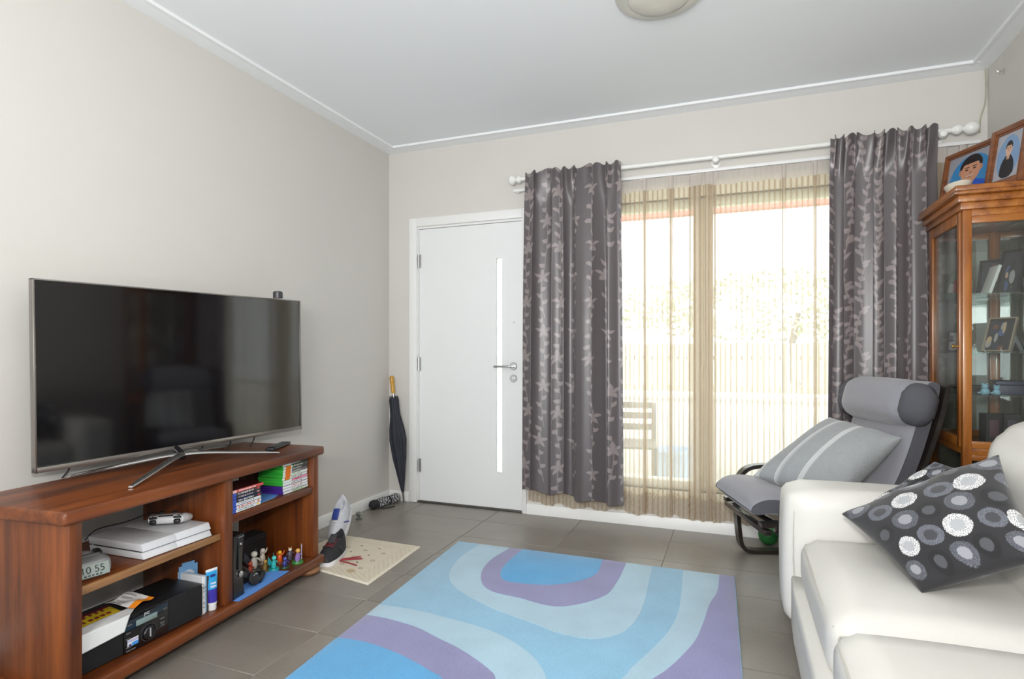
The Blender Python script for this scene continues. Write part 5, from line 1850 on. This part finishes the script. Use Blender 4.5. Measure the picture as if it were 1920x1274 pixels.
def stripes(u, v):
    c = np.broadcast_to(L3(158, 162, 164), u.shape + (3,)).copy()
    n_ = .5 + .5 * np.sin(u * 210 + 2 * np.sin(v * 60)) * np.sin(v * 190)
    c *= (.90 + .16 * n_)[..., None]
    for x0 in (.055, .30, .58):
        for k in range(4):
            c[np.abs(u - (x0 + .016 * (k - 1.5))) < .0042] = L3(216, 219, 219)
    return c


sA, sB, sC, sD = ond(1412, 893, 2.98), ond(1556, 784, 3.00), ond(1692, 822, 2.66), ond(1565, 950, 2.62)
sp = link('scatter_cushion', pillow_mesh(sA, sD, sC, sB, .215, 180, colfn=stripes, pinch=.05), vcol_mat('striped_linen', .9, bump=.3, bscale=400, sheen=.2))
tag(sp, 'grey linen cushion with fine white stripes lying on the armchair', 'cushion')

# green ball on the floor behind the chair leg
gb = link('toy_ball', None)
bpy.data.objects.remove(gb)
gbp = ony(1437, 1000, -.12)
ball = link('toy_ball', lathe([(0, -.055)] + [(.055 * math.cos(a_) * (1 + .03 * math.sin(9 * a_)), .055 * math.sin(a_)) for a_ in np.linspace(-1.45, 1.45, 19)] + [(0, .055)], 24), plain('ball_green', (.02, .16, .035, 1), .5, var=.35, scale=60, bump=.6, bscale=90),
            loc=(float(gbp[0]) + .01, -.12, .0555))
tag(ball, 'knobbly green toy ball on the floor behind the armchair leg', 'ball')

# ================================================================== GLASS DISPLAY CABINET
HON1, HON2, HON3 = (0.17, 0.050, 0.008), (0.33, 0.108, 0.016), (0.45, 0.175, 0.030)
CABZ = wood('honey_timber_upright', HON1, HON2, HON3, 2, .3, .35, False, 1.6)
CABX = wood('honey_timber_cross', HON1, HON2, HON3, 1, .3, .35, False, 1.6)
CABY = wood('honey_timber_side', HON1, HON2, HON3, 0, .3, .35, False, 1.6)
KX0, KX1, KY0, KY1 = 3.435, 3.722, -0.645, -0.150
KZT = 1.765
kb = empty('display_cabinet', ((KX0 + KX1) / 2, (KY0 + KY1) / 2, 0))
tag(kb, 'honey-coloured timber display cabinet with glass front, sides and shelves', 'cabinet')


def K3(x, y, z): return (x - (KX0 + KX1) / 2, y - (KY0 + KY1) / 2, z)


def kbox(lo, hi, bev=.002): return box(K3(*lo), K3(*hi), bev)


PW = .034
for x0, y0 in ((KX0, KY0), (KX1 - PW, KY0), (KX0, KY1 - PW), (KX1 - PW, KY1 - PW)):
    link('corner_post', kbox((x0, y0, .08), (x0 + PW, y0 + PW, KZT), .004), CABZ, kb)
link('plinth', kbox((KX0 - .01, KY0 - .01, 0), (KX1, KY1, .09), .006), CABX, kb)
link('floor_board', kbox((KX0 + .002, KY0 + .002, .09), (KX1 - .002, KY1 - .002, .115)), CABX, kb)
link('roof_board', kbox((KX0 + .002, KY0 + .002, KZT - .03), (KX1 - .002, KY1 - .002, KZT)), CABX, kb)
link('mid_board', kbox((KX0 + .004, KY0 + .004, .660), (KX1 - .004, KY1 - .004, .690)), CABX, kb)
# stepped cornice
for k, (z0, z1, ov) in enumerate(((KZT, KZT + .030, .012), (KZT + .030, KZT + .062, .026), (KZT + .062, KZT + .078, .046), (KZT + .078, KZT + .104, .040))):
    bm = bmesh.new()
    box_bm(bm, K3(KX0 - ov, KY0 - ov, z0), K3(KX1 + .008, KY1 + min(ov, .03), z1), .006 if k else .002, 2)
    link('cornice_moulding', finish(bm, True, 40), CABX, kb)
ZTOPK = KZT + .104
# door on the front (towards the room) and fixed glazed sides
dr = link('door', boxes([(K3(KX0 - .004, KY0 + PW, .69), K3(KX0 + .018, KY0 + PW + .036, KZT - .002)), (K3(KX0 - .004, KY1 - PW - .036, .69), K3(KX0 + .018, KY1 - PW, KZT - .002)),
                         (K3(KX0 - .004, KY0 + PW + .036, KZT - .052), K3(KX0 + .018, KY1 - PW - .036, KZT - .002)), (K3(KX0 - .004, KY0 + PW + .036, .69), K3(KX0 + .018, KY1 - PW - .036, .735))], .003), CABZ, kb)
link('door_glass', kbox((KX0 + .004, KY0 + PW + .036, .735), (KX0 + .008, KY1 - PW - .036, KZT - .052), 0), GLASS, dr)
link('knob', lathe([(0, 0), (.005, 0), (.005, .012), (.010, .016), (.010, .022), (0, .025)], 14, None, Matrix.Translation(K3(KX0 - .004, KY0 + PW + .018, 1.15)) @ Matrix.Rotation(-PI / 2, 4, 'Y')), plain('brass_knob', (.55, .38, .14, 1), .25, metal=1), dr)
for z0, z1 in ((KZT - .062, KZT - .03), (.690, .722), (.635, .660)): link('side_rail', kbox((KX0 + PW, KY0 + .002, z0), (KX1 - PW, KY0 + .022, z1)), CABY, kb)
for z0, z1 in ((KZT - .062, KZT - .03), (.690, .722)): link('side_rail', kbox((KX0 + PW, KY1 - .022, z0), (KX1 - PW, KY1 - .002, z1)), CABY, kb)
link('side_glass', kbox((KX0 + PW, KY0 + .008, .722), (KX1 - PW, KY0 + .012, KZT - .062), 0), GLASS, kb)
link('side_glass', kbox((KX0 + PW, KY1 - .012, .722), (KX1 - PW, KY1 - .008, KZT - .062), 0), GLASS, kb)
link('lower_glass', kbox((KX0 + .006, KY0 + PW, .116), (KX0 + .010, KY1 - PW, .659), 0), GLASS, kb)
link('lower_glass', kbox((KX0 + PW, KY0 + .008, .116), (KX1 - PW, KY0 + .012, .634), 0), GLASS, kb)
link('lower_glass', kbox((KX0 + PW, KY1 - .012, .116), (KX1 - PW, KY1 - .008, .659), 0), GLASS, kb)
link('back_panel', kbox((KX1 - .010, KY0 + PW, .116), (KX1 - .003, KY1 - PW, KZT - .03), 0), CABZ, kb)
MIRR = Graph('mirror_glass')
MIRR = MIRR.done(MIRR.bsdf(Base_Color=MIRR.mix(MIRR.noise(MIRR.coord('Object'), 4.), (.70, .72, .71, 1), (.74, .76, .75, 1)), Metallic=1.0, Roughness=.03))
link('mirror', kbox((KX1 - .0125, KY0 + PW + .002, .700), (KX1 - .0103, KY1 - PW - .002, KZT - .032), 0), MIRR, kb)
SHZ = [0.930, 1.125, 1.390]
for z in SHZ:
    link('glass_shelf', kbox((KX0 + .022, KY0 + .024, z - .006), (KX1 - .016, KY1 - .024, z), 0), SHELFGLASS, kb)
link('glass_shelf', kbox((KX0 + .022, KY0 + .024, .394), (KX1 - .016, KY1 - .024, .400), 0), SHELFGLASS, kb)


def photo_fn(seed, dark=True):
    rs = np.random.default_rng(seed)
    bl = [(rs.uniform(.05, .8), rs.uniform(.05, .8), rs.uniform(.08, .25), rs.uniform(.1, .3), rs.integers(0, 6)) for _ in range(12)]
    pal = [(170, 165, 160), (120, 70, 60), (60, 60, 72), (200, 170, 140), (90, 100, 140), (40, 36, 40)]

    def fn(u, v):
        c = np.broadcast_to(L3(*((58, 54, 56) if dark else (200, 195, 190))), u.shape + (3,)).copy()
        for a, b, w, h, k in bl: c[((u - a) / w) ** 2 + ((v - b) / h) ** 2 < .35] = L3(*pal[k])
        return c
    return fn


def framed(name, loc, rz, w, h, fw_, framemat, fn, label, group=None, lean=12.0, depth=.014, easel=None, cat='photo frame', mount=None):
    e_ = empty(name, loc, rot=(math.radians(-lean), 0, rz))
    tag(e_, label, cat, group)
    link('frame', boxes([((-w / 2, 0, 0), (-w / 2 + fw_, depth, h)), ((w / 2 - fw_, 0, 0), (w / 2, depth, h)), ((-w / 2 + fw_, 0, 0), (w / 2 - fw_, depth, fw_)), ((-w / 2 + fw_, 0, h - fw_), (w / 2 - fw_, depth, h))], .0015), framemat, e_)
    link('backing', box((-w / 2 + fw_ * .8, depth * .55, fw_ * .8), (w / 2 - fw_ * .8, depth * .9, h - fw_ * .8)), BLACKM, e_)
    link('photo', print_plane(w - 2 * fw_ + .002, h - 2 * fw_ + .002, fn, 70, 80), vcol_mat('photo_gloss', .25, coat=.2), e_, loc=(0, depth * .5, fw_ - .001))
    link('strut', box((-.012, depth * .9, h * .05), (.012, depth * .9 + .003, h * .6)), BLACKM, e_, rot=(0, 0, 0))
    if easel is not None:
        for sx in (-.035, .035):
            link('easel_wire', tube([(sx, -.018, .012), (sx, -.016, -.001), (sx, depth + .01, -.001), (sx, depth + .008, h * .55)], .0022, 6, 2), easel, e_)
    return e_


WIRE = plain('white_wire', (.72, .72, .72, 1), .4)
DARKF = plain('dark_frame', (.03, .022, .02, 1), .4)
rz_in = -math.radians(58)      # things in the cabinet look out towards the room
z = SHZ[2]
# upper shelf
gro = empty('ornament', (3.52, -.285, z), rz_in)
tag(gro, 'green grotto ornament with a red-cloaked little figure on the top glass shelf', 'ornament')
bm = bmesh.new()
lathe([(0, 0), (.060, 0), (.066, .02), (.058, .03), (0, .03)], 20, bm)
link('mound', finish(bm, True, 40), plain('grotto_green', (.13, .19, .12, 1), .8, var=.3, scale=50), gro)
link('arch', tube([(-.05, .01, .02), (-.052, .015, .075), (-.03, .018, .125), (0, .02, .145), (.03, .018, .125), (.052, .015, .075), (.05, .01, .02)], .016, 10, 4), plain('grotto_leaf', (.22, .28, .2, 1), .8, var=.3, scale=60), gro)
link('red_cloak', lathe([(0, .028), (.022, .028), (.018, .07), (.010, .098), (0, .10)], 14, None, Matrix.Translation((.012, -.01, 0))), plain('cloak_red', (.45, .05, .04, 1), .5), gro)
link('pale_figure', lathe([(0, .028), (.016, .028), (.012, .06), (.008, .078), (0, .082)], 14, None, Matrix.Translation((-.020, -.014, 0))), plain('figure_pale', (.6, .55, .5, 1), .5), gro)
bk = empty('book', (3.548, -.535, z), rot=(math.radians(0), math.radians(17), math.radians(0)))
tag(bk, 'slim white book leaning upright on the top glass shelf', 'book')
link('cover', box((0, -.05, 0.001), (.012, .05, .135), .001), plain('book_white', (.7, .69, .66, 1), .5), bk)
link('pages', box((.0015, -.048, .003), (.0105, .0505, .132)), plain('pages_cream', (.62, .58, .46, 1), .8), bk)
framed('photo_frame', (3.628, -.372, z), rz_in + .25, .13, .19, .010, DARKF, photo_fn(1), 'dark framed family photo collage on the top glass shelf', 'framed photos in the cabinet')
framed('photo_frame', (3.655, -.47, z), rz_in + .1, .10, .22, .008, DARKF, photo_fn(2), 'narrow tall framed photo standing before the cabinet mirror', 'framed photos in the cabinet')
# middle shelf: photos on white wire easels
z = SHZ[1] + .0022
framed('photo_frame', (3.60, -.50, z), rz_in + .15, .12, .17, .007, plain('timber_frame_pale', (.35, .27, .2, 1), .5), photo_fn(3), 'pale timber photo frame on a white wire easel, middle glass shelf', 'framed photos in the cabinet', 20, easel=WIRE)
framed('photo_frame', (3.655, -.37, z), rz_in - .1, .12, .15, .006, WIRE, photo_fn(4), 'white edged photo on a wire easel beside the mirror', 'framed photos in the cabinet', 20, easel=WIRE)
framed('photo_frame', (3.53, -.26, z), rz_in + .5, .10, .11, .008, DARKF, photo_fn(5, False), 'small dark framed picture standing beside the cabinet door glass', 'framed photos in the cabinet', 16)
# third shelf: blue bears and dark case
z = SHZ[0]
for k, (x, y, sc) in enumerate(((3.535, -.585, 1.0), (3.580, -.580, .85))):
    e_ = empty('bear_ornament', (x, y, z), rz_in)
    tag(e_, ('larger pale blue teddy ornament on the low glass shelf', 'smaller pale blue teddy ornament beside the larger one')[k], 'ornament', 'blue teddy ornaments')
    bl_ = plain('teddy_blue', (.28, .50, .62, 1), .4)
    link('body', lathe([(0, 0), (.014 * sc, .001), (.019 * sc, .012 * sc), (.014 * sc, .026 * sc), (0, .03 * sc)], 14), bl_, e_)
    link('head', lathe([(0, .024 * sc), (.011 * sc, .028 * sc), (.014 * sc, .038 * sc), (.009 * sc, .048 * sc), (0, .05 * sc)], 14), bl_, e_)
    for sx in (-1, 1):
        link('ear', lathe([(0, -.004), (.005, -.001), (.005, .002), (0, .004)], 10, None, Matrix.Translation((sx * .011 * sc, 0, .049 * sc))), bl_, e_)
        link('paw', lathe([(0, -.006), (.006, -.002), (.006, .003), (0, .006)], 10, None, Matrix.Translation((sx * .015 * sc, -.014 * sc, .0075))), bl_, e_)
bxs = empty('jewel_case', (3.640, -.505, z), math.radians(80))
tag(bxs, 'dark navy jewel case with gilt clasp on the low glass shelf', 'case')
link('case', box((-.09, -.05, 0), (.09, .05, .045), .006), plain('case_navy', (.02, .025, .06, 1), .5), bxs)
link('lid', box((-.091, -.051, .0452), (.091, .051, .062), .005), plain('case_navy', (.02, .025, .06, 1), .5), bxs)
link('clasp', tube([(-.03, .052, .05), (0, .06, .055), (.03, .052, .05)], .004, 8, 3), plain('gilt', (.6, .45, .15, 1), .3, metal=1), bxs)
dtr = empty('tray', (3.56, -.30, z), 0)
tag(dtr, 'shallow dark oval tray lying on the low glass shelf', 'tray')
link('dish', lathe([(0, .002), (.05, 0), (.085, .020), (.092, .026), (.088, .028), (.05, .008), (0, .008)], 28, None, None, .9, 1.1), plain('tray_dark', (.02, .02, .024, 1), .3), dtr)
link('rim', tube([(.9 * .092 * math.cos(a_), 1.1 * .092 * math.sin(a_), .027) for a_ in np.linspace(0, 2 * PI, 33)], .002, 6), STEEL, dtr)
# on the timber mid board: dark music boxes and tiny ornaments
z = .690
for k, (x, y) in enumerate(((3.575, -.545), (3.645, -.535))):
    e_ = empty('presentation_box', (x, y, z), math.radians(4))
    tag(e_, ('dark presentation box with plum panel behind the white bell', 'dark presentation box with violet panel next to the mirror')[k], 'box', 'presentation boxes in the cabinet')
    link('box', box((-.032, -.02, 0), (.032, .05, .15), .003), BLACKM, e_)
    link('panel', box((-.018, -.022, .045), (.018, -.0195, .125), .001), plain(('plum', 'violet')[k], ((.10, .045, .06, 1), (.075, .055, .085, 1))[k], .5), e_)
for k, (x, y, h, lab) in enumerate(((3.560, -.595, .028, 'tiny white bell ornament in front of the plum box'), (3.600, -.590, .014, 'tiniest white ornament between the bell and tulip'), (3.618, -.592, .020, 'small white tulip ornament in front of violet box'))):
    e_ = empty('miniature', (x, y, z), 0)
    tag(e_, lab, 'ornament', 'tiny white ornaments')
    link('body', lathe([(0, 0), (h * .45, 0), (h * .42, h * .25), (h * .2, h * .5), (h * .12, h * .7)], 14), WHITEP, e_)
    link('finial', lathe([(0, h * .68), (h * .13, h * .76), (h * .1, h * .92), (0, h)], 12), WHITEP, e_)
# lower compartment: patterned plate
pt = empty('patterned_plate', (3.56, -.35, .4003), rot=(math.radians(-14), 0, rz_in))
tag(pt, 'pale round plate with dark spots standing on the lowest glass shelf', 'plate')
link('plate', lathe([(0, 0), (.05, .001), (.085, .010), (.092, .014), (.09, .017), (.05, .006), (0, .005)], 32, None, Matrix.Translation((0, 0, .093)) @ Matrix.Rotation(PI / 2, 4, 'X')), plain('plate_grey', (.42, .44, .46, 1), .3), pt)
for k in range(6):
    a_ = k * PI / 3 + .3
    rr = .045 if k % 2 else .032
    link('spot', lathe([(0, 0), (.014, 0), (.014, .002), (0, .002)], 14, None, Matrix.Translation((rr * math.cos(a_), -.006, .093 + rr * math.sin(a_))) @ Matrix.Rotation(PI / 2, 4, 'X')), BLACKM, pt)
link('stand', tube([(-.04, -.03, .004), (-.04, .02, .004), (-.03, .025, .06)], .003, 6, 2), WIRE, pt)
link('stand', tube([(.04, -.03, .004), (.04, .02, .004), (.03, .025, .06)], .003, 6, 2), WIRE, pt)

# ------------------------------------------------------------------ on top of the cabinet: two portraits and a dish
TOPF = wood('portrait_frame_timber', (.09, .028, .010), (.19, .062, .020), (.27, .10, .032), 0, .35, .3, False, 2.0)


def portrait(bgc, ovalc, hair, skin, shirt, body_w, head_c, head_r, small=False):
    def fn(u, v):
        c = np.broadcast_to(L3(*bgc), u.shape + (3,)).copy()
        oval = ((u - .5) / .43) ** 2 + ((v - .48) / .46) ** 2 < 1
        c[oval] = L3(*ovalc)
        hx, hy = head_c
        bodym = (np.abs(u - hx) < body_w * np.clip(1.0 - np.clip((v - .14) / (hy - head_r - .14), 0, 1) ** 3 * .62, 0, 1)) & (v < hy - head_r * .9) & (v > .04)
        c[bodym & oval] = L3(*shirt)
        neck = (np.abs(u - hx) < head_r * .38) & (v < hy) & (v > hy - head_r * 1.55)
        c[neck & oval] = L3(*[x * .88 for x in skin])
        hairm = ((u - hx) / (head_r * .96)) ** 2 + ((v - hy - head_r * .30) / (head_r * 1.05)) ** 2 < 1
        c[hairm & oval] = L3(*hair)
        for s_ in (-1, 1):
            c[((u - hx - s_ * head_r * .84) / (head_r * .16)) ** 2 + ((v - hy) / (head_r * .26)) ** 2 < 1] = L3(*[x * .9 for x in skin])
        face = (((u - hx) / (head_r * .80)) ** 2 + ((v - hy + head_r * .12) / (head_r * 1.04)) ** 2 < 1) & (v < hy + head_r * .58)
        c[face] = L3(*skin)
        for s_ in (-1, 1):
            c[((u - hx - s_ * head_r * .32) / (head_r * .15)) ** 2 + ((v - hy - head_r * .08) / (head_r * .07)) ** 2 < 1] = L3(40, 28, 24)
            c[((u - hx - s_ * head_r * .32) / (head_r * .22)) ** 2 + ((v - hy - head_r * .28) / (head_r * .045)) ** 2 < 1] = L3(50, 36, 30)
        c[((u - hx) / (head_r * .13)) ** 2 + ((v - hy + head_r * .20) / (head_r * .10)) ** 2 < 1] = L3(*[x * .82 for x in skin])
        mouth = (((u - hx) / (head_r * .32)) ** 2 + ((v - hy + head_r * .50 - .35 * (u - hx) ** 2 / head_r) / (head_r * .11)) ** 2 < 1)
        c[mouth] = L3(150, 80, 72)
        c[mouth & (np.abs(v - hy + head_r * .49) < head_r * .055)] = L3(214, 188, 176)
        return c
    return fn


def big_frame(far_px, near_px, top_px, yfar, ynear, h, fw_, fn, label):
    """portrait leaning back; far and near bottom corners stand on the cabinet top"""
    a_ = ony(*far_px, yfar); b_ = ony(*near_px, ynear)
    a_[2] = b_[2] = ZTOPK
    mid_ = (a_ + b_) / 2
    d = b_ - a_
    w = float(np.hypot(d[0], d[1]))
    rz = math.atan2(d[1], d[0])
    e_ = empty('portrait_frame', tuple(mid_), rot=(math.radians(-9), 0, rz))
    tag(e_, label, 'photo frame')
    dp = .018
    link('frame', boxes([((-w / 2, 0, 0), (-w / 2 + fw_, dp, h)), ((w / 2 - fw_, 0, 0), (w / 2, dp, h)), ((-w / 2 + fw_, 0, 0), (w / 2 - fw_, dp, fw_)), ((-w / 2 + fw_, 0, h - fw_), (w / 2 - fw_, dp, h))], .003), TOPF, e_)
    f2 = fw_ + .008
    link('inner_bead', boxes([((-w / 2 + fw_, .004, fw_), (-w / 2 + f2, dp, h - fw_)), ((w / 2 - f2, .004, fw_), (w / 2 - fw_, dp, h - fw_)), ((-w / 2 + f2, .004, fw_), (w / 2 - f2, dp, f2)), ((-w / 2 + f2, .004, h - f2), (w / 2 - f2, dp, h - fw_))], .001), TOPF, e_)
    link('photo', print_plane(w - 2 * f2 + .002, h - 2 * f2 + .002, fn, 110, 150), vcol_mat('photo_matte', .35), e_, loc=(0, .011, f2 - .001))
    link('backing', box((-w / 2 + fw_, .012, fw_), (w / 2 - fw_, .017, h - fw_)), BLACKM, e_)
    link('easel_strut', box((-.015, dp, .02), (.015, dp + .004, h * .7)), BLACKM, e_)
    return e_


big_frame((1757, 372), (1862, 345), None, -.165, -.475, .285, .020,
          portrait((150, 150, 158), (55, 130, 185), (28, 22, 22), (196, 142, 112), (35, 85, 190),   .42, (.50, .60), .25), 'timber framed school portrait of a smiling child in a blue shirt on the cabinet')
big_frame((1842, 352), (1914, 345), None, -.505, -.695, .280, .026,
          portrait((165, 165, 172), (120, 150, 185), (26, 22, 22), (205, 165, 140), (24, 22, 26), .27, (.50, .64), .14), 'thick timber framed oval portrait of a child in dark clothes on the cabinet')
dsh = empty('dish', (3.462, -.49, ZTOPK))
tag(dsh, 'cream oval dish lying in front of the portraits on the cabinet', 'dish')
link('bowl', lathe([(0, 0), (.03, 0), (.05, .016), (.068, .046), (.065, .049), (.046, .020), (0, .005)], 32, None, None, .75, 1.35), plain('dish_cream', (.76, .73, .62, 1), .35), dsh)
